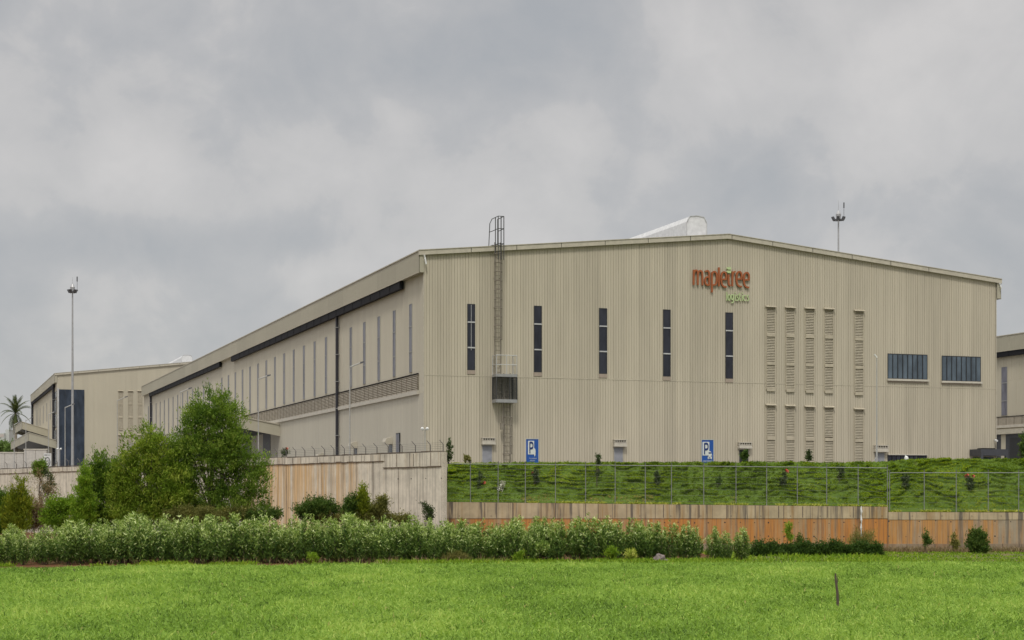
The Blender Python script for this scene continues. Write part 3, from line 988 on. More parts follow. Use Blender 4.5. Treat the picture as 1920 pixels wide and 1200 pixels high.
def estroke(dx, dy):
    pts = [Vector((a + dx, c + dy)) for a, c in E]
    return [pts[0], pts[1]] + smooth([pts[1]] + pts[2:], 2)[1:]


letters = [
    ('m', [[(258, 595), (262, 215)], smooth([(262, 320), (285, 240), (322, 222), (355, 255), (361, 340), (361, 595)]), smooth([(361, 330), (388, 250), (428, 238), (466, 268), (474, 340), (478, 603)])]),
    ('a', [smooth([(538, 262), (600, 235), (640, 265), (645, 340), (645, 610)]), smooth([(645, 395), (570, 398), (542, 455), (542, 540), (575, 592), (645, 598)])]),
    ('p', [[(714, 275), (714, 780)], smooth([(714, 335), (745, 262), (800, 262), (836, 330), (838, 480), (815, 590), (714, 598)])]),
    ('l', [[(888, 155), (888, 628)]]),
    ('e', [estroke(0, 0)]),
    ('t', [smooth([(1130, 335), (1130, 565), (1150, 603), (1182, 607)])]),
    ('r', [[(1226, 628), (1226, 255)], smooth([(1226, 360), (1245, 280), (1302, 262)])]),
    ('e', [estroke(382, -8)]),
    ('e', [estroke(566, 14)]),
]
for i, (ch, strokes) in enumerate(letters):
    mb = MB()
    for j, s in enumerate(strokes):
        mb.ribbon(s, 40, lt, -0.16 - 0.006 * j, -0.05)
    mb.build('letter', M['sign_orange'], sg)
for (y0, y1) in ((150, 212), (238, 300)):
    mb = MB(); mb.prism([(1078, y0 + 30), (1110, y1), (1186, y1), (1186, y0), (1100, y0)], lt, -0.18, -0.05)
    mb.build('leaf_mark', M['sign_green'], sg)
ov = lambda cx, cy, rx, ry, n=16: [(cx + rx * math.cos(2 * math.pi * i / n), cy + ry * math.sin(2 * math.pi * i / n)) for i in range(n)]
S_ = [(1378, 850), (1350, 838), (1334, 868), (1350, 902), (1373, 930), (1372, 966), (1350, 986), (1326, 974)]
small = [
    [([(1088, 768), (1088, 988)], 0)],
    [(ov(1146, 908, 28, 72), 1)],
    [(ov(1224, 898, 27, 66), 1), (smooth([(1254, 830), (1256, 1000), (1235, 1045), (1198, 1030)], 1), 0)],
    [([(1302, 835), (1302, 990)], 0), ([(1302, 770), (1302, 798)], 0)],
    [(smooth(S_, 1), 0)],
    [(smooth([(1408, 790), (1409, 960), (1420, 988), (1438, 986)], 1), 0), ([(1392, 848), (1438, 848)], 0)],
    [([(1476, 850), (1476, 990)], 0), ([(1476, 782), (1476, 810)], 0)],
    [(smooth([(1560, 866), (1530, 842), (1506, 885), (1508, 955), (1532, 988), (1562, 972)], 1), 0)],
    [(smooth([(a + 262, c + 6) for a, c in S_], 1), 0)],
]
for strokes in small:
    mb = MB()
    for j, (s, cl) in enumerate(strokes):
        mb.ribbon(s, 18, lt, -0.13 - 0.006 * j, -0.05, closed=bool(cl))
    mb.build('letter', M['sign_green'], sg)

# ------------------------------------------------------------------ access ladder on the front
LU, LZ = FM.front(930, 865)
ld = empty('access_ladder', FM.world(LU, 0, 0), ANG, 'caged steel access ladder with a railed half-height platform on the front wall', 'ladder')
fu = lambda px, py: (FM.front(px, py)[0] - LU, FM.front(px, py)[1])


def ladder(pa, pb, y0, y1, dep, name, mat, hoops=()):
    a, c = fu(pa, y0)[0], fu(pb, y0)[0]
    zt, zb = fu(pa, y0)[1], max(0.0, fu(pa, y1)[1])
    for u in (a, c):
        mb = MB(); mb.box(u - 0.03, u + 0.03, -dep - 0.05, -dep + 0.02, zb, zt); mb.build('stile', M[mat], ld)
    mb = MB()
    z = zb + 0.15
    while z < zt:
        mb.tube([(a + 0.031, -dep, z), (c - 0.031, -dep, z)], 0.018, 5); z += 0.33
    mb.build('rungs', M[mat], ld)
    mb = MB()
    z = zb + 0.6
    while z < zt - 0.2:
        for u in (a, c): mb.box(u - 0.02, u + 0.02, -dep + 0.022, 0.0, z, z + 0.05)
        z += 2.2
    mb.build('wall_bracket', M[mat], ld)
    for hy in hoops:
        z = fu(pa, hy)[1]
        mb = MB()
        mid = (a + c) / 2; r = (c - a) / 2 + 0.06
        pts = [(mid + r * math.cos(w), -dep - 0.05 - 0.62 * max(0, math.sin(w)), z) for w in np.linspace(0, math.pi, 12)]
        mb.tube(pts, 0.028, 6); mb.build('hoop', M[mat], ld)
    if hoops:
        mid = (a + c) / 2; r = (c - a) / 2 + 0.06
        zt2, zb2 = fu(pa, min(hoops))[1], fu(pa, max(hoops))[1]
        for w in (0.45, 1.1, 1.57, 2.04, 2.7):
            mb = MB(); x, y = mid + r * math.cos(w), -dep - 0.05 - 0.62 * math.sin(w)
            mb.box(x - 0.012, x + 0.012, y - 0.012, y + 0.012, zb2, zt2); mb.build('cage_bar', M[mat], ld)


ladder(926, 936.5, 455, 702, 0.20, 'upper', 'ladder_steel', (477, 494, 511, 528, 545, 562, 579, 595, 612, 637))
ladder(943, 955, 700, 866, 0.20, 'lower', 'ladder_steel', (783, 797, 818, 835, 851))
# platform box
ua, uc = fu(923, 720)[0], fu(961, 720)[0]
zt, zm, zb = fu(940, 703)[1], fu(940, 708)[1], fu(940, 753)[1]
mb = MB(); mb.box(ua - 0.03, uc + 0.03, -1.0, -0.03, zm, zt); mb.build('platform', M['steel_grey'], ld)
mb = MB(); mb.box(ua - 0.03, uc + 0.03, -1.0, -0.03, zb - 0.12, zb + 0.12); mb.build('lower_deck', M['steel_grey'], ld)
for (x, y) in ((ua, -0.97), (uc, -0.97), (ua, -0.06), (uc, -0.06), ((ua + uc) / 2 + 0.25, -0.97)):
    mb = MB(); mb.box(x - 0.035, x + 0.035, y - 0.035, y + 0.035, zb + 0.123, zm - 0.003); mb.build('post', M['cage_dark'], ld)
mb = MB()
for i in range(13):
    x = ua + (uc - ua) * (i + 0.5) / 13
    mb.box(x - 0.012, x + 0.012, -0.96, -0.94, zb + 0.123, zm - 0.003)
    mb.box(x - 0.014, x + 0.014, -0.08, -0.06, zb + 0.123, zm - 0.003)
for i in range(8):
    y = -0.97 + 0.9 * (i + 0.5) / 8
    mb.box(ua - 0.01, ua + 0.01, y - 0.012, y + 0.012, zb + 0.123, zm - 0.003)
    mb.box(uc - 0.01, uc + 0.01, y - 0.012, y + 0.012, zb + 0.123, zm - 0.003)
for z in np.linspace(zb + 0.3, zm - 0.2, 5):
    mb.box(ua, uc, -0.985, -0.972, z - 0.012, z + 0.012)
mb.build('mesh_screen', M['cage_dark'], ld)
zr = fu(940, 668)[1]
mb = MB()
for z in (zr, (zr + zt) / 2):
    mb.tube([(ua, -0.05, z), (ua, -0.97, z), (uc, -0.97, z), (uc, -0.05, z)], 0.03, 6)
for (x, y) in ((ua, -0.97), (uc, -0.97), ((ua + uc) / 2, -0.97), (ua, -0.1), (uc, -0.1)):
    mb.tube([(x, y, zt), (x, y, zr)], 0.028, 6)
mb.build('railing', M['galvanised'], ld)
mb = MB(); mb.tube([fu_ for fu_ in ((fu(941, 755)[0], -0.5, zb - 0.1), (fu(937, 800)[0], -0.5, fu(937, 800)[1]))], 0.04, 6)
mb.box(fu(937, 800)[0] - 0.1, fu(937, 800)[0] + 0.1, -0.6, -0.4, fu(937, 806)[1], fu(937, 794)[1])
mb.build('drop_strut', M['ladder_steel'], ld)
# exit cage over the parapet
x0, x1 = fu(926.5, 430)[0], fu(937, 430)[0]; xo = fu(920.5, 430)[0]
z0, z1 = fu(930, 460)[1], fu(930, 409)[1]
mb = MB()
for (x, y) in ((x0, -0.3), (x1, -0.3), (x0, -0.95), (x1, -0.95), ((x0 + x1) / 2, -0.97)):
    mb.tube([(x, y, z0 - 1.2 if y < -0.5 else z0 - 0.8), (x, y, z1)], 0.034, 6)
for z in (z1, (z0 + z1) / 2 + 0.1, z0):
    mb.tube([(x0, 0.5, z), (x0, -0.95, z), (x1, -0.95, z), (x1, 0.5, z)], 0.028, 6)
mb.tube([(xo, 0.5, z0), (xo + 0.08, 0.5, z1 - 0.35), (x0, 0.5, z1)], 0.032, 6)
mb.tube([(x0, 0.5, (z0 + z1) / 2 + 0.1), (xo + 0.02, 0.5, (z0 + z1) / 2 + 0.02)], 0.028, 6)
mb.tube([(x1, 0.5, z0), (x1, 0.5, z1)], 0.028, 6)
mb.box(xo, x1, -0.28, 0.5, z0 - 0.06, z0 - 0.02)
mb.build('exit_cage', M['cage_dark'], ld)

# ------------------------------------------------------------------ walls and fences
cw = empty('compound_wall', (WALLF.ox, WALLF.oy, 0), WALLF.ang, 'pale stained concrete boundary wall running left behind the trees', 'wall')
wz = lambda px, py: WALLF.front(px, py)
uS = wz(722, 850)[0]
zR, zRj = wz(826, 847.5)[1], wz(800, 875)[1]
zL, zLj = wz(660, 854)[1], wz(640, 867)[1]
# the wall's outer face is local y = 0 (towards the field), its back is at y = -0.4 ... wall body spans 0..-0.4
mb = MB(); mb.box(0.0, uS, -0.40, 0.0, 0, zRj)
mb.box(uS + 0.003, 170, -0.40, 0.0, 0, zLj)
body = mb.build('body', M['wall_pale'], cw)
mb = MB(); mb.box(0.0, uS + 0.02, -0.40, 0.03, zRj + 0.003, zR)
for (a, c, dz) in ((uS + 0.023, uS + 14, 0.0), (uS + 14.003, uS + 33, 0.04), (uS + 33.003, 170, -0.02)):
    mb.box(a, c, -0.40, 0.05, zLj + 0.003, zL + dz)
band = mb.build('upper_band', M['wall_pale_band'], cw)
mb = MB()
r2 = random.Random(5)
for i in range(160):
    u = i * 0.9 + r2.uniform(-0.1, 0.1)
    z = (zRj - 0.75 - 2.4 * (i % 2)) if u < uS else 2.75 + r2.uniform(-0.05, 0.05)
    mb.tube([(u, 0.002, z), (u, 0.012, z)], 0.045, 6)
mb.build('tie_holes', M['dark_opening'], cw)
mb = MB()
for u in [i * 2.1 + 1.2 for i in range(60)]:
    mb.box(u, u + 0.03, 0.0, 0.008 + 0.05, (zRj if u < uS else zLj) + 0.05, (zR if u < uS else zL) - 0.03)
for u in (wz(537, 900)[0], wz(604, 900)[0], wz(700, 900)[0], wz(748, 900)[0]):
    mb.box(u, u + 0.05, 0.0, 0.012, 0, zLj - 0.01)
mb.build('joint', M['wall_edge'], cw)
mb = MB()
for i in range(150):
    u = i * 0.8
    zz = (zRj if u < uS else zLj) + r2.uniform(-0.02, 0.02)
    mb.box(u + 0.004, u + 0.796, 0.0, 0.056, zz - 0.03, zz + r2.uniform(0.0, 0.04))
for i in range(150):
    u = i * 0.8
    zz = (zR if u < uS else zL) + 0.045
    mb.box(u + 0.004, u + 0.796, -0.3, 0.04, zz - 0.02, zz + r2.uniform(0.005, 0.05))
mb.build('weathered_edge', M['wall_edge'], cw)
mb = MB(); mb.box(uS - 1.9, uS + 0.3, 0.035, 0.062, zRj + 0.15, zR - 0.02)
mb.build('damp_patch', M['wall_edge'], cw) if False else None
# the return of the wall at its end
d = Vector((-4.44, 106.0, 0))
mb = MB(); mb.box(-4.42, -4.36, 106.30, 110.4, 0, zR - 0.02)
o = mb.build('wall_return', M['wall_edge'], None)
o.parent = cw; KIDS.setdefault(cw.name, []).append(o)
o.matrix_parent_inverse = (Matrix.Translation((WALLF.ox, WALLF.oy, 0)) @ Matrix.Rotation(WALLF.ang, 4, 'Z')).inverted()

bw = empty('barbed_wire_fence', (WALLF.ox, WALLF.oy, zL), WALLF.ang, 'bent steel posts with barbed wire along the top of the pale wall', 'fence')
pu = [wz(px, 850)[0] for px in (826, 802, 774, 749, 723, 702, 681, 659.5, 641, 621.5, 604, 585.5, 567, 550, 532, 515, 498, 480, 463, 447, 432)]
pu += [pu[-1] + 3.0 * i for i in range(1, 22)]
for u in pu:
    t0 = (zR if u < uS else zL) - zL
    h = wz(700, 829)[1] - wz(700, 850.5)[1]
    mb = MB(); mb.box(u - 0.022, u + 0.022, -0.222, -0.178, t0, t0 + h * 0.66)
    mb.tube([(u, -0.2, t0 + h * 0.64), (u + 0.16, -0.02, t0 + h)], 0.024, 5)
    mb.build('post', M['barb_steel'], bw)
for i in range(5):
    mb = MB()
    pts = []
    for u in pu:
        t0 = (zR if u < uS else zL) - zL
        pts.append((u, -0.2, t0 + 0.12 + i * 0.12))
    mb.tube(pts, 0.006, 4); mb.build('wire', M['fence_dark'], bw)

KX = lambda px, Y=110.0: (px - 960) * Y / F
rw = empty('retaining_wall', (0, 110.0, 0), 0, 'rust-streaked concrete retaining wall stepping down to the right under the grass bank', 'wall')
RX1 = KX(1665)
ztop = lambda x: 3.27 + (x - KX(835)) / (RX1 - KX(835)) * (2.96 - 3.27)
ZJ, ZJ2, ZP = 2.20, 2.12, 0.56
mb = MB(); mb.box(-4.355, RX1, 0.03, 0.45, 0, ZJ); mb.build('lower_wall', M['wall_rusty'], rw)
mb = MB(); mb.box(RX1 + 0.004, 95, 0.03, 0.45, 0, ZJ2); mb.build('lower_wall', M['wall_rusty_right'], rw)
mb = MB()
xa = -4.355
mb.hexa([(xa, 0, ZJ + 0.003), (RX1, 0, ZJ + 0.003), (RX1, 0.45, ZJ + 0.003), (xa, 0.45, ZJ + 0.003), (xa, 0, ztop(xa)), (RX1, 0, ztop(RX1)), (RX1, 0.45, ztop(RX1)), (xa, 0.45, ztop(xa))])
mb.build('upper_band', M['wall_band'], rw)
mb = MB(); mb.hexa([(RX1 + 0.004, 0.005, ZJ2 + 0.003), (95, 0.005, ZJ2 + 0.003), (95, 0.45, ZJ2 + 0.003), (RX1 + 0.004, 0.45, ZJ2 + 0.003),
                    (RX1 + 0.004, 0.005, 2.62), (95, 0.005, 2.35), (95, 0.45, 2.35), (RX1 + 0.004, 0.45, 2.62)])
mb.build('upper_band', M['wall_band'], rw)
mb = MB()
x = -4.3; r2 = random.Random(11)
while x < 94:
    e = min(x + 1.25, 94.6); mb.box(x + 0.012, e - 0.012, -0.03, 0.028, 0, ZP + r2.uniform(-0.012, 0.012)); x = e
mb.build('plinth', M['wall_plinth'], rw)
mb = MB()
for i in range(100):
    x = -3.8 + i * 0.98 + r2.uniform(-0.08, 0.08)
    for z in ((ZJ - 0.28 if x < RX1 else ZJ2 - 0.1), 1.02):
        zz = z + r2.uniform(-0.04, 0.04)
        mb.tube([(x, 0.026, zz), (x, 0.031, zz)], r2.uniform(0.02, 0.055), 7)
    if i % 2 == 0: mb.tube([(x + 0.4, -0.004, ZJ + 0.16), (x + 0.4, 0.001, ZJ + 0.16)], 0.03, 6)
mb.build('tie_holes', M['dark_opening'], rw)
mb = MB()
for px in (909, 931, 962, 1041, 1098, 1153, 1244, 1275, 1311, 1365, 1416, 1460, 1505, 1552, 1600):
    mb.box(KX(px) - 0.03, KX(px) + 0.03, -0.004, 0.01, ZJ + 0.05, ztop(KX(px)) - 0.02)
mb.box(RX1 - 0.03, RX1 + 0.03, -0.006, 0.012, 0.0, 2.95)
mb.build('joint', M['wall_edge'], rw)
mb = MB()
z_a, z_b = 3.7 - 20 * 110 / F, 3.7 - 77 * 110 / F
pp = []
for i in range(12):
    z = z_a + (z_b - z_a) * i / 11
    pp.append((KX(1614) + random.Random(i).uniform(-0.02, 0.02), -0.05, z))
mb.tube(pp, [0.05 + 0.02 * ((i * 7) % 3 - 1) for i in range(12)], 6)
tag(mb.build('drain_pipe', M['white_paint']), 'thin flaking white drainpipe hanging down the rusty retaining wall', 'pipe')
bpy.data.objects['drain_pipe'].location = (0, 109.9, 0)


def chain_fence(name, posts, ztopf, zbotf, label, post_top):
    fo = empty(name, (0, 110.2, zbotf(posts[0])), 0, label, 'fence')
    z0 = zbotf(posts[0])
    for x in posts:
        mb = MB(); mb.tube([(x, 0, zbotf(x) - z0), (x, 0, ztopf(x) - z0)], 0.028, 6)
        mb.cur = 1
        mb.tube([(x, 0, ztopf(x) - z0 + 0.004), (x, 0, ztopf(x) + post_top - z0)], 0.030, 6)
        mb.build('post', [M['fence_steel'], M['fence_dark']], fo)
    mb = MB()
    for a, c in zip(posts[:-1], posts[1:]):
        mb.tube([(a, -0.045, ztopf(a) - z0), (c, -0.045, ztopf(c) - z0)], 0.024, 6)
    mb.build('top_rail', M['fence_steel'], fo)
    mb = MB()
    for i in range(6):
        pts = [(x, -0.02, zbotf(x) + (ztopf(x) - zbotf(x)) * (i + 0.5) / 6.3 - z0) for x in posts]
        mb.tube(pts, 0.004, 4, False)
    mb.build('strand_wires', M['fence_steel'], fo)
    # woven mesh
    mb = MB()
    x0, x1 = posts[0], posts[-1]
    h = ztopf(x0) - zbotf(x0)
    x = x0 - h
    w = 0.0010
    while x < x1:
        for s in (1, -1):
            xa, xb = (x, x + h) if s > 0 else (x + h, x)
            za, zb_ = zbotf(x0), zbotf(x0) + h
            sh = ztopf(min(max(x, x0), x1)) - ztopf(x0)
            if min(xa, xb) >= x0 and max(xa, xb) <= x1:
                mb.face((xa - w, 0.02, za + sh - z0), (xa + w, 0.02, za + sh - z0), (xb + w, 0.02, zb_ + sh - z0), (xb - w, 0.02, zb_ + sh - z0))
        x += 0.13
    mb.build('mesh', M['fence_steel'], fo, fix=False)
    return fo


px_l = (835.5, 882, 934, 985, 1041.5, 1098, 1153.5, 1210, 1259, 1319.5, 1380, 1437.5, 1495, 1550, 1609, 1664)
px_r = (1668, 1733, 1793, 1853, 1910, 1970, 2032, 2095, 2160, 2230)
pr = lambda x: CAMZ + (HZ - (869.5 + (x / 110.2 * F + 960 - 835) * 8.0 / 830)) * 110.2 / F
chain_fence('chain_link_fence', [KX(p, 110.2) for p in px_l], pr, ztop, 'longer higher chain-link fence with galvanised rail along the grass bank', 0.20)
zr2 = CAMZ + (HZ - 886.5) * 110.2 / F
chain_fence('chain_link_fence', [KX(p, 110.2) for p in px_r], lambda x: zr2, lambda x: 2.62 - 0.0033 * max(0, x - RX1), 'shorter lower chain-link fence stepping down at the right end of the bank', 0.20)


# ------------------------------------------------------------------ grass bank
def bank_profile(x):
    cx = 960 + x * F / 114.5
    yc = 867.5 if cx < 1600 else (867.5 - 6.5 * min(1, (cx - 1600) / 130))
    if cx < 1000: yc += 1.0 * (1000 - cx) / 160
    zc_ = CAMZ + (HZ - yc) * 114.5 / F
    zb_ = (ztop(x) if x < RX1 else 2.62) + 0.02
    return zb_, zc_


NX, NTT = 720, 96
X0, X1 = -4.35, 62.0
gv = np.zeros((NX, NTT, 3)); bump = np.zeros((NX, NTT))
for i in range(NX):
    x = X0 + (X1 - X0) * i / (NX - 1)
    zb_, zc_ = bank_profile(x)
    for j in range(NTT):
        t = j / (NTT - 1)
        if t < 0.8:
            q = t / 0.8
            y = 110.42 + q * 4.1; z = zb_ + (zc_ - zb_) * (q ** 0.92)
        else:
            q = (t - 0.8) / 0.2
            y = 114.52 + q * 3.6; z = zc_ + (YARD - 0.1 - zc_) * q * q
        h_ = t * 5.4
        n1 = mnoise.noise((x * 0.55, h_ * 0.7, 3.1)); n3 = mnoise.noise((x * 1.7, h_ * 1.6, 9.4)); n4 = mnoise.noise((x * 4.0, h_ * 4.0, 5.5))
        ph = h_ / 0.46 + 1.9 * n1 + 0.8 * n3 + 0.25 * n4
        saw = ph - math.floor(ph)
        led = (1 - saw) ** 0.8 if saw > 0.10 else saw / 0.10
        led *= max(0.5, min(1.1, 0.80 + 1.0 * mnoise.noise((x * 0.35, h_ * 0.6, 22.0)) + 0.8 * n3))
        n = led * (0.75 + 0.55 * n3) - 0.35 + 0.25 * n4
        n2 = mnoise.noise((x * 0.28, y * 0.5, 1.7))
        amp = (0.40 if t < 0.8 else 0.28) * min(1, t * 6)
        bump[i, j] = n
        gv[i, j] = (x, y - n * amp * 0.9, z + n * amp * 0.30 + n2 * 0.10 * min(1, t * 3))
ii, jj = np.meshgrid(np.arange(NX - 1), np.arange(NTT - 1), indexing='ij')
a = ii * NTT + jj
faces = np.stack([a, a + NTT, a + NTT + 1, a + 1], -1).reshape(-1, 4)
o = np_mesh('embankment', gv.reshape(-1, 3), faces, M['bank_ground'])
tag(o, kind='structure')


def blades(name, base, direc, length, width, tint, mat, bend=0.3):
    """one curved two-piece blade per base point"""
    n = len(base)
    side = np.cross(direc, rng.normal(size=(n, 3)))
    side /= np.linalg.norm(side, axis=1, keepdims=True) + 1e-9
    mid = base + direc * (length * 0.55)[:, None]
    droop = direc.copy(); droop[:, 2] -= bend; droop += rng.normal(size=(n, 3)) * 0.2
    droop /= np.linalg.norm(droop, axis=1, keepdims=True) + 1e-9
    tip = mid + droop * (length * 0.5)[:, None]
    w = side * (width * 0.5)[:, None]
    v = np.stack([base - w * 0.5, base + w * 0.5, mid + w, mid - w, tip], 1).reshape(-1, 3)
    k = np.arange(n) * 5
    f = np.concatenate([np.stack([k, k + 1, k + 2], 1), np.stack([k, k + 2, k + 3], 1), np.stack([k + 3, k + 2, k + 4], 1)])
    return np_mesh(name, v, f, mat, None, np.repeat(tint, 5))


def lowfreq(x, y, sx, sy, seed):
    """cheap smooth noise for arrays"""
    r = np.random.default_rng(seed)
    v = np.zeros_like(x)
    for k in range(9):
        a, b_ = r.normal() * sx, r.normal() * sy
        v += np.sin(x * a + y * b_ + r.uniform(0, 6.28)) / 3
    return v


n = 170000
fi = rng.uniform(0, NX - 1.001, n); fj = (NTT - 1.001) * rng.uniform(0, 1, n) ** 0.85
i0, j0 = fi.astype(int), fj.astype(int)
a, c = (fi - i0)[:, None], (fj - j0)[:, None]
base = (gv[i0, j0] * (1 - a) * (1 - c) + gv[i0 + 1, j0] * a * (1 - c) + gv[i0, j0 + 1] * (1 - a) * c + gv[i0 + 1, j0 + 1] * a * c)
bm_ = bump[i0, j0]
keep = rng.uniform(0, 1, n) < np.clip(0.58 + bm_ * 1.5, 0.05, 1)
base, bm_, fj = base[keep], bm_[keep], fj[keep]
n = len(base)
dr = np.stack([rng.normal(0, 0.55, n), -0.75 + rng.normal(0, 0.3, n), 0.65 + rng.normal(0, 0.3, n)], 1)
dr /= np.linalg.norm(dr, axis=1, keepdims=True)
lf = lowfreq(base[:, 0], base[:, 2], 0.35, 0.9, 3)
ti = np.clip(0.38 + 0.16 * lf + rng.normal(0, 0.17, n), 0, 0.93)
dry = (lowfreq(base[:, 0], base[:, 2], 0.5, 1.3, 8) > 1.55) & (rng.uniform(0, 1, n) < 0.6)
dry |= (base[:, 1] < 111.0) & (base[:, 0] > KX(965)) & (base[:, 0] < KX(1440)) & (lowfreq(base[:, 0], base[:, 2], 1.1, 1.5, 31) > -0.1) & (rng.uniform(0, 1, n) < 0.75)
ti[dry] = 1.0
o = blades('bank_grass', base, dr, rng.uniform(0.10, 0.24, n), rng.uniform(0.018, 0.042, n), ti, M['bank_leaf'], 0.9)
tag(o, 'tufty dark green grass covering the sloping bank behind the chain-link fence', 'grass', kind='stuff')

# pale seedlings along the top of the retaining wall
n = 9000
x = rng.uniform(KX(975), 40, n)
k_ = lowfreq(x, x * 0, 1.4, 0, 21) + lowfreq(x, x * 0, 5, 0, 22) * 0.6
x = x[(k_ > -0.2)]
n = len(x)
zb_ = np.where(x < RX1, 3.27 + (x - KX(835)) / (RX1 - KX(835)) * (2.96 - 3.27), 2.62)
base = np.stack([x, rng.uniform(110.12, 110.45, n), zb_], 1)
dr = np.stack([rng.normal(0, 0.5, n), rng.normal(-0.3, 0.4, n), rng.uniform(0.5, 1, n)], 1); dr /= np.linalg.norm(dr, axis=1, keepdims=True)
o = blades('seedlings', base, dr, rng.uniform(0.08, 0.26, n), rng.uniform(0.03, 0.06, n), np.clip(rng.normal(0.55, 0.3, n), 0, 1), M['edge_leaf'], 0.6)
tag(o, 'pale yellow-green weeds sprouting along the coping of the retaining wall', 'weeds', kind='stuff')

# ------------------------------------------------------------------ crop in the field
n = 640000
yy = 37.0 + (94.0 - 37.0) * rng.uniform(0, 1, n) ** 1.05
xx = rng.uniform(-1, 1, n) * (0.303 * yy + 11.0)
edge = np.where(xx < 0, 88.9 + 0.19 * xx, 88.9 + 0.055 * xx)
ok = yy < edge
xx, yy = xx[ok], yy[ok]; n = len(xx)
patch = lowfreq(xx, yy, 0.8, 0.35, 1)
patch2 = lowfreq(xx, yy, 2.6, 1.1, 2)
weed = (patch2 > 1.15) & (patch > -0.4)
hgt = 0.24 + 0.035 * patch + rng.normal(0, 0.05, n)
hgt = np.clip(hgt + weed * 0.10, 0.1, 0.55)
dr = np.stack([rng.normal(0, 0.5, n), rng.normal(-0.05, 0.5, n), np.ones(n)], 1); dr /= np.linalg.norm(dr, axis=1, keepdims=True)
ti = 0.49 + 0.11 * patch + 0.06 * patch2 + rng.normal(0, 0.19, n)
ti = np.where(weed, ti - 0.36 * rng.uniform(0.3, 1.1, n), ti)
o = blades('crop_grass', np.stack([xx, yy, np.full(n, 0.02)], 1), dr, hgt, rng.uniform(0.014, 0.034, n) * (0.7 + yy / 120), np.where(rng.uniform(0, 1, n) < 0.004, 1.0, np.clip(ti, 0, 0.96)), M['crop_leaf'], 0.8)
tag(o, 'dense bright green crop filling the field in front', 'crop', kind='stuff')

# weeds on the verge and round the row of shrubs
n = 60000
xx = rng.uniform(-34, 40, n)
e = np.where(xx < 0, 88.9 + 0.19 * xx, 88.9 + 0.055 * xx)
yy = e + rng.uniform(0, 1, n) ** 1.3 * 20 * (xx > 12) + rng.uniform(0.0, 5.5, n) * (xx <= 12)
pt = lowfreq(xx, yy, 0.9, 1.6, 5)
ok = ((pt > -0.35) & (xx > -6)) | ((pt > 0.75) & (xx <= -6))
ok &= (yy < 109.85)
xx, yy, pt = xx[ok], yy[ok], pt[ok]; n = len(xx)
dr = np.stack([rng.normal(0, 0.5, n), rng.normal(0, 0.5, n), np.ones(n)], 1); dr /= np.linalg.norm(dr, axis=1, keepdims=True)
o = blades('verge_weeds', np.stack([xx, yy, np.full(n, 0.012)], 1), dr, rng.uniform(0.08, 0.34, n) * np.where((xx > 22), 0.55, 1.0), rng.uniform(0.03, 0.08, n),
           np.clip(0.45 + 0.1 * pt + rng.normal(0, 0.22, n), 0, 1), M['bright_leaf'], 0.5)
tag(o, 'low leafy weeds between the field edge and the retaining wall', 'weeds', kind='stuff')
n = 9000
xx = np.concatenate([rng.uniform(22, 62, n), rng.uniform(-30, 0, 2500)])
yy = np.concatenate([109.93 - np.abs(rng.normal(0, 0.35, n)), field_edge(0) + 1 + rng.uniform(0, 8, 2500)])
n = len(xx)
dr = np.stack([rng.normal(0, 0.3, n), rng.normal(-0.1, 0.3, n), np.ones(n)], 1); dr /= np.linalg.norm(dr, axis=1, keepdims=True)
o = blades('dry_grass', np.stack([xx, yy, np.full(n, 0.0)], 1), dr, rng.uniform(0.15, 0.6, n), rng.uniform(0.012, 0.03, n), np.clip(rng.normal(0.5, 0.3, n), 0, 1), M['dry_leaf'], 0.5)
tag(o, 'thin straw-coloured grass at the foot of the retaining wall', 'grass', kind='stuff')


# ------------------------------------------------------------------ leaves, trees, shrubs
def leaf_quads(c, ax, L, W):
    n = len(c)
    s = np.cross(ax, rng.normal(size=(n, 3)))
    s /= np.linalg.norm(s, axis=1, keepdims=True) + 1e-9
    a = ax * (L * 0.5)[:, None]; b_ = s * (W * 0.5)[:, None]
    v = np.stack([c - a, c + b_ - a * 0.1, c + a, c - b_ - a * 0.1], 1).reshape(-1, 3)
    f = np.arange(n * 4).reshape(-1, 4)
    return v, f


def crown_points(lobes, nclump, nleaf, clump_r, bias=2.3):
    """lobes: (x, y, z, rx, ry, rz, weight); leaf points grouped in clumps near the lobes' surfaces"""
    lb = np.array([l[:6] for l in lobes], float)
    w = np.array([l[6] if len(l) > 6 else l[3] * l[5] for l in lobes], float); w /= w.sum()
    k = rng.choice(len(lobes), nclump, p=w)
    d = rng.normal(size=(nclump, 3)); d /= np.linalg.norm(d, axis=1, keepdims=True)
    r = rng.uniform(0, 1, nclump) ** (1 / bias) * rng.uniform(0.9, 1.1, nclump)
    cc = lb[k, :3] + d * r[:, None] * lb[k, 3:6]
    out = d * np.array([1, 1, 0.9]); tn = rng.normal(0, 1, nclump)
    pts = np.repeat(cc, nleaf, 0); od = np.repeat(out, nleaf, 0)
    tw = d * 0.6 + rng.normal(size=(nclump, 3)) * 0.45; tw[:, 2] += 0.3
    tw /= np.linalg.norm(tw, axis=1, keepdims=True)
    sp = rng.normal(size=(len(pts), 3)) * clump_r * 0.65
    sp += np.repeat(tw, nleaf, 0) * (rng.normal(0, 1.15, len(pts)) * clump_r)[:, None]
    sp += od * (rng.uniform(-0.5, 1.2, len(pts)) * clump_r)[:, None]
    return pts + sp, od, np.repeat(tn, nleaf), cc, k


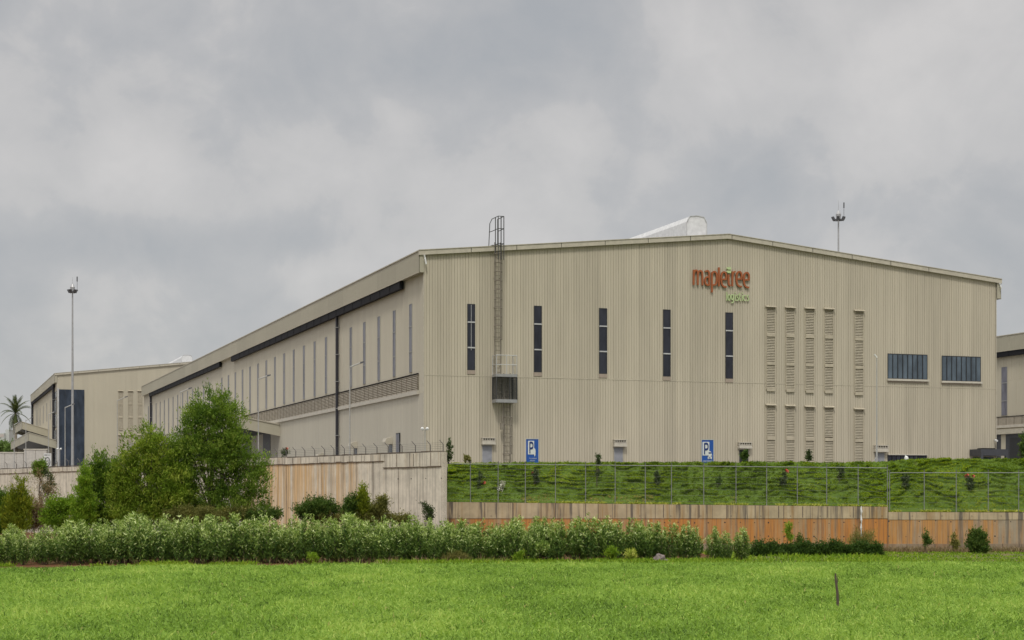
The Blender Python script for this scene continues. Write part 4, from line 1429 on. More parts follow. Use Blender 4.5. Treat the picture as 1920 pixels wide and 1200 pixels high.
def foliage(name, lobes, nclump, nleaf, clump_r, L, W, mat, parent, up=0.5, rnd=0.6, droop=0.0, tmid=0.5, tclump=0.16, tleaf=0.14, bias=2.3, tip=0.0):
    p, od, tn, cc, k = crown_points(lobes, nclump, nleaf, clump_r, bias)
    n = len(p)
    ax = od * 0.7 + rng.normal(size=(n, 3)) * rnd
    ax[:, 2] += up - droop
    ax /= np.linalg.norm(ax, axis=1, keepdims=True)
    v, f = leaf_quads(p, ax, rng.uniform(0.7, 1.3, n) * L, rng.uniform(0.7, 1.3, n) * W)
    t = np.clip(tmid + tn * tclump + rng.normal(0, tleaf, n), 0, 1)
    if tip: t = np.where(rng.uniform(0, 1, n) < tip, 1.0, t)
    return np_mesh(name, v, f, mat, parent, np.repeat(t, 4)), cc


def trunk_mesh(mb, base, top, r, lobes, nb, r0=0.35, wob=0.15):
    rr = random.Random(int(base[0] * 10 + 77))
    b_, t_ = Vector(base), Vector(top)
    pts = [b_.lerp(t_, i / 5) + Vector((rr.uniform(-wob, wob), rr.uniform(-wob, wob), 0)) * (0 < i) for i in range(6)]
    mb.tube(pts, [r * (1 - 0.6 * i / 5) for i in range(6)], 8)
    for i in range(nb):
        l = lobes[i % len(lobes)]
        q = Vector(l[:3]) + Vector((rr.uniform(-1, 1) * l[3], rr.uniform(-1, 1) * l[4], rr.uniform(-0.6, 0.8) * l[5])) * 0.75
        s = pts[rr.choice((1, 2, 3, 4))]
        m_ = s.lerp(q, 0.5) + Vector((0, 0, 0.12 * (q - s).length))
        mb.tube([s, m_, q], [r * r0, r * r0 * 0.6, r * r0 * 0.2], 5)


def tree(name, px, depth, base_py, lobes_px, nclump, nleaf, clump_r, L, W, mat, label, cat='tree', group=None, trunk=0.13, trunk_top=None, branches=14, bark='bark', part='crown', dy=0.75, **kw):
    """lobes_px: (px, py, rx_px, ry_px) outline lobes; each gets a full depth of its own"""
    s = depth / F
    b_ = P(px, base_py, depth); b_.z = max(b_.z, 0.0)
    e = empty(name, b_, 0, label, cat, group)
    rr = random.Random(int(px * 13))
    lobes = []
    for l in lobes_px:
        c = P(l[0], l[1], depth) - b_
        rx, rz = l[2] * s, l[3] * s
        ry = (rx + rz) / 2 * dy
        lobes.append((c.x, c.y + rr.uniform(-0.35, 0.35) * ry, c.z, rx, ry, rz))
    foliage(part, lobes, nclump, nleaf, clump_r, L, W, M[mat], e, **kw)
    tt = trunk_top or lobes_px[0][:2]
    top = P(tt[0], tt[1], depth) - b_
    if trunk:
        mb = MB(); trunk_mesh(mb, (0, 0, -0.05), top, trunk, lobes, branches)
        mb.build('trunk' if part == 'crown' else 'stems', M[bark], e, fix=False)
    return e


# the two big trees and their neighbours at the left
tree('tree', 395, 104.0, 1000, [(404, 766, 40, 38), (376, 790, 40, 36), (428, 792, 34, 44), (358, 826, 34, 38), (440, 836, 28, 42), (398, 846, 60, 42), (350, 872, 30, 32), (420, 872, 46, 36),
     (462, 885, 30, 32), (484, 905, 20, 28), (385, 958, 50, 24), (440, 958, 46, 22), (345, 950, 30, 26), (478, 945, 24, 24), (372, 920, 46, 34), (432, 928, 42, 30), (345, 905, 24, 40), (490, 868, 14, 18)],
     920, 62, 0.19, 0.20, 0.050, 'tree_leaf', 'tallest leafy tree at the left, standing close in front of the loading canopy', trunk=0.17, trunk_top=(398, 800), branches=26,
     up=0.75, rnd=0.5, tmid=0.66, tclump=0.22, bias=2.6)
tree('tree', 283, 103.0, 1005, [(282, 826, 24, 30), (258, 850, 30, 36), (300, 858, 36, 40), (262, 900, 50, 44), (315, 905, 36, 46), (250, 935, 40, 30), (300, 945, 52, 26), (332, 915, 26, 44), (234, 880, 22, 30), (222, 915, 20, 36), (310, 880, 30, 30), (255, 966, 46, 24), (310, 966, 44, 22), (225, 955, 24, 28)],
     880, 60, 0.19, 0.19, 0.050, 'tree_leaf_yellow', 'broad yellow-green bushy tree beside the tallest tree', trunk=0.15, trunk_top=(282, 840), branches=24,
     up=0.75, rnd=0.5, tmid=0.66, tclump=0.22, bias=2.6)
tree('tree', 190, 104.0, 1005, [(190, 878, 20, 32), (178, 905, 22, 34), (205, 905, 22, 40), (192, 945, 30, 34), (195, 975, 32, 20)],
     350, 60, 0.17, 0.17, 0.05, 'tree_leaf', 'dark green young tree left of the broad yellow-green tree', trunk=0.09, trunk_top=(190, 880), branches=12, up=0.7, rnd=0.5, tmid=0.46, tclump=0.18)
tree('sapling_tree', 155, 102.0, 1005, [(157, 890, 9, 24), (152, 920, 15, 28), (160, 950, 18, 26), (146, 958, 14, 22), (155, 978, 20, 16)],
     210, 60, 0.14, 0.15, 0.045, 'bright_leaf', 'slender bright green sapling at the left end of the tree group', trunk=0.05, trunk_top=(156, 880), branches=8, up=1.0, rnd=0.45, tmid=0.5, tclump=0.16)
tree('bush', 110, 103.0, 1000, [(103, 950, 18, 18), (122, 955, 16, 20), (95, 968, 16, 14), (132, 945, 10, 14), (112, 980, 26, 14)],
     220, 50, 0.15, 0.15, 0.05, 'bright_leaf', 'loose bright green bush at the foot of the slender sapling', 'bush', trunk=0.05, branches=9, part='foliage', up=0.6, tmid=0.38)
tree('bush', 38, 104.0, 1005, [(38, 915, 9, 22), (30, 945, 16, 26), (44, 950, 12, 24), (20, 965, 18, 22), (34, 982, 26, 14)],
     270, 55, 0.15, 0.17, 0.045, 'yellow_leaf', 'upright bush with yellow shoots at the left edge', 'bush', trunk=0.05, branches=9, part='foliage', up=1.0, rnd=0.4, tmid=0.45)
tree('bush', 8, 105.0, 1005, [(4, 945, 14, 26), (10, 970, 16, 22), (2, 990, 20, 12)],
     160, 55, 0.15, 0.17, 0.045, 'tree_leaf', 'dark green bush cut by the left edge of the picture', 'bush', trunk=0.05, branches=6, part='foliage', up=0.9, tmid=0.35)
tree('dead_bush', 82, 108.0, 995, [(75, 900, 10, 20), (92, 915, 12, 26), (84, 938, 18, 20)],
     60, 26, 0.18, 0.16, 0.03, 'dry_leaf', 'dry brown scrub leaning against the pale wall', 'bush', trunk=0.05, branches=16, part='foliage', bark='dry_stick', up=0.8, tmid=0.25)
tree('bush', 65, 106.0, 1000, [(60, 952, 16, 20), (76, 962, 18, 18), (70, 980, 24, 14)],
     150, 45, 0.16, 0.17, 0.03, 'dry_leaf', 'straw-coloured brush below the dry scrub', 'bush', trunk=0.04, branches=8, part='foliage', bark='dry_stick', up=0.9, tmid=0.35)
tree('small_tree', 78, 150.0, 905, [(74, 874, 8.5, 9), (80, 880, 8, 9), (70, 882, 6, 8)],
     110, 40, 0.14, 0.2, 0.07, 'tree_leaf', 'small round-headed tree poking over the pale wall by the speed sign', trunk=0.06, trunk_top=(76, 880), branches=7, tmid=0.6)
tree('climber', 92, 148.0, 930, [(90, 890, 5, 12), (96, 905, 4, 14), (86, 915, 5, 10)],
     40, 30, 0.15, 0.18, 0.06, 'dark_leaf', 'thin dark creeper trailing down the pale wall below the speed sign', 'plant', trunk=0.03, branches=5, part='foliage', tmid=0.5)
# growth at the foot of the pale wall, behind the shrub row
for (px, by, lb, mat, nc, label, cat, kw) in (
    (597, 1000, [(590, 952, 26, 16), (612, 950, 20, 14), (570, 960, 16, 12)], 'bush_leaf', 230, 'low rounded dark green bush against the stained wall', 'bush', {}),
    (660, 1000, [(658, 948, 10, 15), (650, 958, 14, 12), (668, 940, 8, 14)], 'bush_leaf', 130, 'arching green bush beside the conical yellowish bush', 'bush', {}),
    (680, 1000, [(680, 925, 5, 16), (680, 945, 9, 18), (682, 960, 10, 12)], 'yellow_leaf', 130, 'conical yellowish bush in front of the pale wall', 'bush', {'up': 1.1, 'rnd': 0.35, 'tmid': 0.4}),
    (712, 1000, [(708, 955, 14, 12), (718, 945, 8, 14)], 'olive_leaf', 110, 'olive weedy bush at the foot of the pale wall', 'bush', {'tmid': 0.35}),
    (640, 1005, [(620, 972, 40, 8), (700, 972, 34, 8), (750, 974, 30, 7)], 'olive_leaf', 190, 'low weeds behind the shrub row along the pale wall', 'undergrowth', {'tmid': 0.35}),
    (802, 1000, [(797, 950, 3, 6), (804, 956, 2.5, 8), (806, 966, 2.5, 8)], 'dark_leaf', 26, 'withered dark plant in front of the pale wall end', 'plant', {}),
    (395, 1005, [(395, 966, 60, 12), (450, 964, 30, 10), (340, 966, 30, 12)], 'olive_leaf', 330, 'brownish undergrowth under the two big trees', 'undergrowth', {'tmid': 0.3}),
    (490, 1000, [(480, 968, 26, 10), (512, 962, 16, 6)], 'bush_leaf', 130, 'low dark scrub right of the tallest tree', 'bush', {}),
):
    tree('bush' if cat == 'bush' else ('undergrowth' if cat == 'undergrowth' else 'weed_plant'), px, 101.5, by, lb, nc, 45, 0.13, 0.14, 0.05, mat, label, cat,
         trunk=0.03, branches=10, part='foliage', **kw)

# --- the row of leafy shrubs
protos = []
for k in range(6):
    e = empty('shrub', (0, 0, 0))
    # upright leafy shoots fanning out from the base; young pale leaves at their tips
    P_, A_, T_ = [], [], []
    mb = MB()
    for q in range(46):
        az = rng.uniform(0, 6.28); rad = 0.62 * rng.uniform(0, 1) ** 0.6
        hh = 2.5 * (1 - 0.42 * (rad / 0.62) ** 2) * rng.uniform(0.72, 1.06)
        if q % 5 == 0: hh *= 0.6
        b0 = np.array([math.cos(az), math.sin(az), 0]) * rad * 0.35
        tp = np.array([math.cos(az) * rad, math.sin(az) * rad, hh]) + rng.normal(size=3) * [0.06, 0.06, 0]
        nl = int(34 * hh)
        tl = rng.uniform(0.10, 0.26); tt = tl + (1 - tl) * rng.uniform(0, 1, nl) ** 0.85
        bow = np.stack([np.cos(az) * np.ones(nl), np.sin(az) * np.ones(nl), np.zeros(nl)], 1) * (0.12 * np.sin(tt * 3.1))[:, None]
        pp_ = b0 + (tp - b0) * tt[:, None] + bow + rng.normal(size=(nl, 3)) * 0.05
        la = rng.uniform(0, 6.28, nl)
        out = np.stack([np.cos(la), np.sin(la), np.zeros(nl)], 1)
        P_.append(pp_ + out * 0.06); A_.append(out * 0.75 + np.array([0, 0, 0.75]) + rng.normal(size=(nl, 3)) * 0.3)
        young = np.clip((tt - 0.62) / 0.38, 0, 1) * (0.45 + 0.55 * (hh > 1.5))
        t_ = 0.22 + 0.07 * rng.normal() + 0.26 * young + rng.normal(0, 0.12, nl)
        T_.append(np.where(rng.uniform(0, 1, nl) < 0.03 + 0.48 * young, rng.uniform(0.70, 1.0, nl), t_))
        if q % 3 == 0:
            mb.tube([tuple(b0 * 0.6 + [0, 0, -0.03]), tuple((b0 + tp) / 2 + bow[0]), tuple(tp)], [0.016, 0.011, 0.004], 4)
    p = np.concatenate(P_); ax = np.concatenate(A_); n = len(p)
    ax /= np.linalg.norm(ax, axis=1, keepdims=True)
    v, f = leaf_quads(p, ax, rng.uniform(0.12, 0.24, n), rng.uniform(0.035, 0.065, n))
    np_mesh('foliage', v, f, M['shrub_leaf'], e, np.repeat(np.clip(np.concatenate(T_), 0, 1), 4))
    mb.build('stems', M['bark'], e, fix=False)
    protos.append(e)

marks = [(-25, 'the left edge of the picture'), (12, 'the yellow-shooted bush'), (50, 'the straw-coloured brush'), (88, 'the small round-headed tree'), (122, 'the loose bright bush'),
         (156, 'the slender bright sapling'), (192, 'the dark young tree'), (228, "the broad tree's left edge"), (264, 'the middle of the broad tree'), (300, "the broad tree's right half"), (336, 'the gap between the big trees'),
         (372, "the tallest tree's left half"), (408, "the tallest tree's middle"), (444, "the tallest tree's right half"), (478, 'the drooping branch of the tallest tree'), (512, 'the orange wall stain'),
         (546, 'the joint in the stained wall'), (580, 'the low rounded bush'), (614, 'the right end of the rounded bush'), (646, 'the arching bush'), (680, 'the conical yellowish bush'),
         (714, 'the olive weedy bush'), (748, 'the damp patch of the pale wall'), (782, 'the withered plant'), (818, 'the end of the pale wall'), (852, 'the potted-looking tree by the wall end'),
         (888, 'the leftmost shutter door'), (924, 'the access ladder'), (960, 'the white-flowered plant'), (996, 'the two-wheeler parking sign')]
ROW = 'pale-tipped shrubs in the row along the field edge'


def put_shrub(px, Y, h, label, variant):
    src = protos[variant % 6]
    if not put_shrub.used[variant % 6]:
        e = src; put_shrub.used[variant % 6] = True
    else:
        e = copy_tree(src)
    e.location = ((px - 960) * Y / F, Y, 0)
    e.rotation_euler = (0, 0, random.uniform(0, 6.28))
    w = h / 2.55 * random.uniform(0.95, 1.15)
    e.scale = (w, w, h / 2.55)
    tag(e, label, 'shrub', ROW)


put_shrub.used = [False] * 6
cnt = 0
for row, (off, txt) in enumerate(((0.75, 'front row'), (2.3, 'middle row'), (4.1, 'back row'))):
    for i, (mx, mn) in enumerate(marks):
        px = mx + (0, 17, 8)[row] + random.uniform(-7, 7)
        if 84 < px < 98 and row > 0: continue
        xw = (px - 960) * 92 / F
        Y = row_line(xw) + off + random.uniform(-0.35, 0.35)
        base_h = 2.05 if px < 110 else (2.38 if px < 200 else 2.64)
        if px > 700: base_h = 2.58
        h = base_h * random.uniform(0.82, 1.08)
        put_shrub(px, Y, h, 'pale-tipped shrub of the %s, below %s' % (txt, mn), cnt)
        cnt += 1
# the thinner right end, single shrubs
ends = [(1024, 2.55, 'below the bare patch of the bank'), (1046, 2.6, 'fullest one right of the two-wheeler parking sign'), (1078, 2.55, 'left of the shrub with the tallest crown'), (1106, 2.72, 'with the tallest crown at the right end'),
        (1132, 2.62, 'just right of the tallest crown'), (1158, 2.5, 'below the second shutter door'), (1184, 2.5, 'below the bare verge soil left of the brown stone'), (1208, 2.45, 'just left of the brown stone'),
        (1230, 2.3, 'directly behind the brown stone'), (1258, 2.35, 'right behind the stone, narrow'), (1284, 2.3, 'wide one right of the brown stone'), (1303, 2.15, 'leaning out to the right before the gap'),
        (1338, 2.0, 'first after the gap, below the car parking sign'), (1360, 1.85, 'small one between the gap and the last shrub'), (1392, 1.95, 'last one at the right end of the row')]
for (px, h, lab) in ends:
    xw = (px - 960) * 94 / F
    put_shrub(px, row_line(xw) + 0.9 + random.uniform(-0.2, 0.3), h, 'pale-tipped shrub ' + lab, cnt); cnt += 1
for (px, h, lab) in ((1035, 2.4, 'half hidden in the second line near the two-wheeler sign'), (1092, 2.5, 'half hidden in the second line by the tallest crown'), (1146, 2.4, 'half hidden in the second line below the second shutter'), (1198, 2.3, 'half hidden in the second line near the stone')):
    put_shrub(px, row_line(8) + 2.6, h, 'pale-tipped shrub ' + lab, cnt); cnt += 1

# --- things along the right part of the wall
dk = [(1425, 1030, 16, 14), (1452, 1030, 18, 13), (1480, 1034, 16, 12), (1505, 1030, 18, 14), (1535, 1032, 18, 13), (1562, 1030, 16, 15), (1590, 1034, 16, 12), (1615, 1030, 16, 14), (1640, 1034, 13, 14)]
dkl = ['dark green bush at the left end of the low dark hedge', 'dark hedge bush second from its left end', 'dark hedge bush below the leafy pole-like sapling', 'dark hedge bush left of its middle', 'dark hedge bush at its middle',
       'peaked dark hedge bush just right of its middle', 'dark hedge bush left of the feathery olive plant', 'dark hedge bush under the feathery olive plant', 'dark hedge bush at its right end']
for (d, lb) in zip(dk, dkl):
    tree('bush', d[0], 103.0, 1045, [d, (d[0] + 6, d[1] + 5, d[2] * 0.8, d[3] * 0.8), (d[0] - 8, d[1] + 6, d[2] * 0.7, 9)], 120, 45, 0.12, 0.13, 0.06, 'bush_leaf', lb, 'bush', 'low dark bushes in front of the rusty wall',
         trunk=0.03, branches=6, part='foliage', tmid=0.30, tclump=0.12)
tree('weed_plant', 1615, 106.0, 1047, [(1612, 1005, 12, 14), (1606, 1022, 18, 16), (1628, 1015, 12, 16)], 90, 30, 0.16, 0.18, 0.025, 'olive_leaf', 'feathery olive plant growing beside the white drainpipe', 'plant', trunk=0.03, branches=10, part='foliage', up=1.0, tmid=0.5)
tree('bush', 1833, 107.5, 1038, [(1833, 1008, 15, 14), (1830, 1020, 16, 14), (1838, 1024, 15, 12)], 260, 40, 0.10, 0.15, 0.05, 'bush_leaf', 'round green bush alone against the rusty wall', 'bush', trunk=0.04, branches=10, part='foliage', up=0.8, tmid=0.5, tip=0.08)
for (px, lb, label, mat) in ((1479, [(1477, 992, 5, 10), (1480, 1006, 5, 9)], 'narrow leafy pole-like sapling in front of the rusty wall', 'bright_leaf'),
                             (1498, [(1499, 1012, 4, 9), (1500, 1022, 5, 6)], 'short sapling right of the narrow pole-like one', 'bush_leaf'),
                             (1738, [(1737, 1005, 4, 7), (1739, 1016, 4, 7)], 'thin weed against the grey part of the rusty wall', 'bush_leaf'),
                             (1790, [(1789, 1008, 4, 7), (1791, 1020, 6, 8)], 'thin weed left of the round green bush', 'olive_leaf')):
    tree('weed_plant', px, 107.0, 1036, lb, 26, 26, 0.10, 0.15, 0.05, mat, label, 'plant', trunk=0.02, branches=5, part='foliage', up=0.9)
tree('bush', 856, 93.0, 1055, [(856, 1043, 17, 9), (848, 1047, 14, 8), (868, 1048, 12, 7)], 150, 40, 0.10, 0.13, 0.02, 'olive_leaf', 'rounded olive-brown bush on the field edge below the wall end', 'bush', trunk=0.02, branches=8, part='foliage', up=0.8, tmid=0.55)
for (px, lb, label, nm) in ((588, [(588, 1047, 7, 6)], 'small bright weed under the shrub row below the rounded bush', 'bright_leaf'), (972, [(972, 1044, 8, 7)], 'small bright weed under the shrub row near the two-wheeler sign', 'bright_leaf'),
                            (1183, [(1183, 1040, 8, 9)], 'pale weed under the shrub row left of the brown stone', 'edge_leaf'), (1145, [(1147, 1035, 9, 10)], 'bright weed under the shrub row below the second shutter', 'bright_leaf'),
                            (1015, [(1017, 1026, 9, 9)], 'pale-leaved weed at the foot of the row below the two-wheeler sign', 'shrub_leaf')):
    tree('weed_plant', px, row_line((px - 960) * 94 / F) - 0.5, 1054, lb, 40, 26, 0.09, 0.13, 0.05, nm, label, 'plant', trunk=0.015, branches=4, part='foliage', up=0.9)

# --- young plants on the bank and behind its crest
bank = [
    (842, 109.6, 868, [(841, 830, 5, 9), (843, 845, 8, 10), (841, 857, 7, 8)], 'dark_leaf', 60, 'dark-leaved young tree beside the end of the pale wall', 0.03),
    (876, 113.5, 870, [(874, 861, 7, 6), (880, 860, 5, 7)], 'olive_leaf', 40, 'small spiky plant between the young tree and the leftmost door', 0.015),
    (900, 112.0, 925, [(901, 895, 5, 9), (900, 908, 4, 9)], 'dark_leaf', 46, 'dark sapling on the bank below the leftmost shutter door', 0.02),
    (1004, 112.0, 925, [(1004, 890, 5, 9), (1006, 900, 6, 9)], 'dark_leaf', 46, 'dark sapling on the bank below the two-wheeler sign', 0.02),
    (1122, 112.0, 930, [(1121, 858, 4, 7), (1123, 868, 5, 6), (1122, 885, 3, 9)], 'dark_leaf', 40, 'tall thin sapling rising above the fence left of the second door', 0.025),
    (1232, 112.0, 928, [(1232, 890, 5, 9), (1232, 903, 4, 9)], 'dark_leaf', 40, 'sapling on the bank right of the second door', 0.02),
    (1347, 112.0, 928, [(1346, 905, 5, 7), (1350, 898, 4, 6)], 'bush_leaf', 22, 'sparse sapling on the bank below the car parking sign', 0.02),
    (1396, 116.5, 868, [(1396, 856, 7, 8), (1398, 848, 6, 5)], 'bush_leaf', 60, 'bushy plant in front of the third shutter door', 0.02),
    (1469, 112.0, 930, [(1473, 890, 4, 7), (1468, 903, 7, 8)], 'dark_leaf', 40, 'sapling with red buds on the bank below the first louvres', 0.02),
    (1516, 116.0, 868, [(1516, 858, 6, 7), (1517, 850, 4, 5)], 'dark_leaf', 46, 'small dark shrub in front of the third louvre column', 0.02),
    (1576, 112.5, 925, [(1574, 884, 7, 8), (1579, 880, 6, 7)], 'dark_leaf', 34, 'sapling behind the fence rail under the fifth louvre column', 0.02),
    (1698, 112.0, 928, [(1698, 897, 7, 9), (1698, 908, 6, 8)], 'dark_leaf', 54, 'dark sapling on the bank below the low black window', 0.02),
    (1820, 112.0, 930, [(1818, 898, 8, 8), (1821, 912, 7, 12)], 'dark_leaf', 64, 'vase-shaped dark sapling with red flowers on the bank', 0.025),
    (1916, 122.0, 866, [(1916, 830, 9, 14), (1922, 848, 14, 14), (1928, 825, 14, 16)], 'bush_leaf', 130, 'leafy tree at the right edge before the dark loading bay', 0.05),
    (534, 128.0, 856, [(533, 849, 5, 5), (537, 846, 4, 5)], 'dark_leaf', 40, 'small red-flowered plant peeping over the pale wall by the canopy', 0.02),
]
flowers = {1004: [(999, 887)], 1469: [(1474, 882), (1476, 884)], 1820: [(1814, 891), (1825, 893), (1811, 893)], 534: [(538, 841)], 900: [(908, 905)]}
for (px, Y, by, lb, mat, nc, label, tr) in bank:
    e = tree('sapling', px, Y, by, [(l[0], l[1], l[2] * 0.85, l[3]) for l in lb], max(10, int(nc * 0.55)), 18, 0.07, 0.17, 0.06, mat, label, 'sapling', trunk=tr, branches=5, part='crown', up=0.5, tmid=0.45, tip=0.05)
    b_ = Vector(e.location)
    if px in flowers:
        for (fx, fy) in flowers[px]:
            c = P(fx, fy, Y) - b_
            mb = MB()
            for i in range(6):
                w_ = i * 1.05
                mb.face(c, c + Vector((0.09 * math.cos(w_), -0.06, 0.09 * math.sin(w_))), c + Vector((0.13 * math.cos(w_ + 0.5), 0.0, 0.13 * math.sin(w_ + 0.5))), c + Vector((0.09 * math.cos(w_ + 0.9), 0.05, 0.09 * math.sin(w_ + 0.9))))
            mb.build('flower', M['red_flower'], e, fix=False)
e = empty('flowering_plant', P(938, 925, 111.5), 0, 'white-flowered plant against the third fence post from the left', 'plant')
p0 = Vector(e.location)
cpts = np.array([P(px, py, 111.5) - p0 for px, py in ((941, 903), (943, 909), (945, 907), (938, 913), (940, 918), (936, 917), (942, 912))])
cl = np.repeat(cpts, 14, 0) + rng.normal(size=(98, 3)) * 0.07
v, f = leaf_quads(cl, np.tile([[0.3, -0.4, 0.8]], (98, 1)) + rng.normal(size=(98, 3)) * 0.3, np.full(98, 0.16), np.full(98, 0.09))
np_mesh('flowers', v, f, M['white_flower'], e)
mb = MB()
for c in cpts: mb.tube([(0, 0, 0), (c[0] * 0.5, c[1], c[2] * 0.6), tuple(c)], 0.012, 5)
mb.build('stems', M['bark'], e, fix=False)

# --- palm and far things at the left
pb = P(29, 880, 350.0); pb.z = YARD
palm = empty('palm_tree', pb, 0, 'tall coconut palm with drooping fronds at the far left', 'palm')
ct = P(29, 775, 350.0) - pb
mb = MB(); mb.tube([(0, 0, 0), (0.15, 0, ct.z * 0.4), (0.0, 0, ct.z * 0.8), tuple(ct)], [0.45, 0.34, 0.28, 0.24], 10)
mb.build('trunk', M['bark_pale'], palm)
pv, pt = [], []
for i in range(42):
    az = i * 2.399 + random.uniform(-0.2, 0.2)
    el = math.radians(84 - 150 * (i / 42) + random.uniform(-8, 8))
    Lf = random.uniform(3.6, 4.6)
    d = Vector((0.40 * math.cos(az) * math.cos(el), 0.40 * math.sin(az) * math.cos(el), math.sin(el))).normalized()
    p_ = Vector(ct); seg = 14
    for s in range(seg):
        d = (d + Vector((0, 0, -0.13))).normalized()
        q = p_ + d * (Lf / seg)
        side = d.cross(Vector((0, 0, 1)))
        side = side.normalized() if side.length > 0.05 else Vector((1, 0, 0))
        wl_ = 0.75 * math.sin(math.pi * (0.12 + 0.86 * s / seg))
        for sg_ in (-1, 1):
            for h_ in (0.0, 0.5):
                a0 = p_.lerp(q, h_); a1 = p_.lerp(q, h_ + 0.42)
                tip = a0 + (side * sg_ * 0.8 + d * 0.5 + Vector((0, 0, -0.45))).normalized() * wl_
                pv += [a0, a1, tip]; pt += [random.random() * 0.8 if i < 34 else 0.95] * 3
        p_ = q
v = np.array([tuple(q) for q in pv]); f = np.arange(len(v)).reshape(-1, 3)
np_mesh('crown', v, f, M['palm_leaf'], palm, np.array(pt))

for (px, Y, lb, label) in ((8, 420.0, [(6, 838, 10, 8), (14, 842, 9, 8)], 'far pale green tree left of the palm trunk'), (22, 400.0, [(24, 840, 9, 9), (18, 846, 8, 6)], 'far tree right below the palm crown'),
                           (-14, 420.0, [(-14, 836, 14, 10)], 'far tree just outside the left edge'), (45, 390.0, [(43, 843, 8, 5), (55, 845, 7, 4)], 'far low green tree under the left canopy')):
    tree('tree', px, Y, 875, lb, 90, 40, 0.35, 0.55, 0.2, 'far_leaf', label, 'tree', 'far trees beyond the yard', trunk=0.2, branches=5, tmid=0.45)
fb = P(4, 900, 900.0); fb.z = YARD
fbo = empty('tower_block', fb, 0, 'hazy pale tower block far off at the left edge', 'building')
s = 900 / F
mb = MB(); mb.box(-14 * s, 4 * s, 0, 12, 0, P(0, 812, 900).z - YARD); mb.box(4 * s + 0.01, 11 * s, 2, 12, 0, P(0, 805, 900).z - YARD); mb.build('walls', M['far_building'], fbo)
for i in range(7):
    mb = MB(); mb.box(-13 * s, 3 * s, -0.1, -0.01, 4 + i * 4.2, 5.6 + i * 4.2); mb.build('window', M['panel_wall'], fbo)
# low walls in the yard at the left
for (xa, xb, yt, Y, label, nm) in ((-12, 44, 847.5, 236.0, 'low grey panel wall under the palm', 'yard_wall'), (45, 88, 841.5, 232.0, 'higher grey ramp wall below the far loading canopy', 'ramp_wall')):
    a, c = P(xa, yt, Y), P(xb, yt, Y)
    e = empty(nm, (a.x, Y, YARD), 0, label, 'wall')
    mb = MB(); W_ = c.x - a.x
    ribs(mb, 0, W_, 0, a.z - YARD - 0.15, FRONT, 1.6, 0.08, 0.08)
    mb.face((0, 0, 0), (0, 0.3, 0), (0, 0.3, a.z - YARD - 0.15), (0, 0, a.z - YARD - 0.15)); mb.face((W_, 0, 0), (W_, 0.3, 0), (W_, 0.3, a.z - YARD - 0.15), (W_, 0, a.z - YARD - 0.15))
    mb.face((0, 0.3, 0), (W_, 0.3, 0), (W_, 0.3, a.z - YARD - 0.15), (0, 0.3, a.z - YARD - 0.15))
    mb.build('panels', M['panel_wall'], e, fix=False)
    mb = MB(); mb.box(-0.05, W_ + 0.05, -0.06, 0.36, a.z - YARD - 0.148, a.z - YARD); mb.build('coping', M['trim_light'], e)

# ------------------------------------------------------------------ masts, lamps, cameras
def mast(px, top_py, rod_py, Y, label, r=0.62):
    b_ = P(px, 880, Y); b_.z = YARD
    e = empty('floodlight_mast', b_, 0, label, 'light mast')
    zt = P(px, top_py, Y).z - YARD; zr = P(px, rod_py, Y).z - YARD
    mb = MB(); mb.tube([(0, 0, 0), (0, 0, zt * 0.5), (0, 0, zt)], [0.19, 0.14, 0.085], 10); mb.build('pole', M['mast_grey'], e)
    mb = MB(); mb.tube([(0, 0, zt + 0.002), (0, 0, zr)], [0.03, 0.012], 6); mb.build('lightning_rod', M['mast_grey'], e)
    mb = MB()
    mb.tube([(r * math.cos(w), r * math.sin(w), zt - 0.15) for w in np.linspace(0, 2 * math.pi, 17)], 0.055, 6, False)
    for w in (0, math.pi / 2): mb.tube([(-r * math.cos(w), -r * math.sin(w), zt - 0.15), (r * math.cos(w), r * math.sin(w), zt - 0.15)], 0.04, 6)
    mb.build('head_frame', M['lamp_head'], e)
    for i in range(6):
        w = i * math.pi / 3 + 0.3
        c, s_ = math.cos(w), math.sin(w)
        o_ = Vector((r * c, r * s_, zt + 0.05)); d = Vector((c, s_, -0.55)).normalized(); sd = Vector((-s_, c, 0)); u_ = d.cross(sd)
        mb = MB()
        q = []
        for (dd, k_) in ((-0.08, 0.75), (0.14, 1.0)):
            for (aa, bb) in ((-1, -1), (1, -1), (1, 1), (-1, 1)):
                q.append(o_ + d * dd + sd * aa * 0.15 * k_ + u_ * bb * 0.20 * k_)
        mb.hexa(q); mb.tube([o_, o_ + Vector((0, 0, -0.3))], 0.03, 5)
        mb.build('floodlight', M['lamp_head'], e)
    mb = MB(); mb.tube([(0, 0, zt + 0.003), (0, 0, zt + 0.5), (0, 0, zt + 0.9)], [0.26, 0.30, 0.10], 10); mb.build('winch_cap', M['mast_grey'], e)
    mb = MB(); mb.tube([(0.6, -0.1, zt - 0.05), (0.6, -0.1, zt + 1.5)], 0.025, 5); mb.box(0.54, 0.66, -0.16, -0.04, zt + 1.2, zt + 1.8)
    mb.build('beacon', M['lamp_head'], e)
    return e


mast(136, 546, 520, 210.0, 'very tall floodlight mast in front of the far warehouse', 0.46)
mast(1572, 410, 376, 190.0, 'floodlight mast rising behind the right slope of the gable')


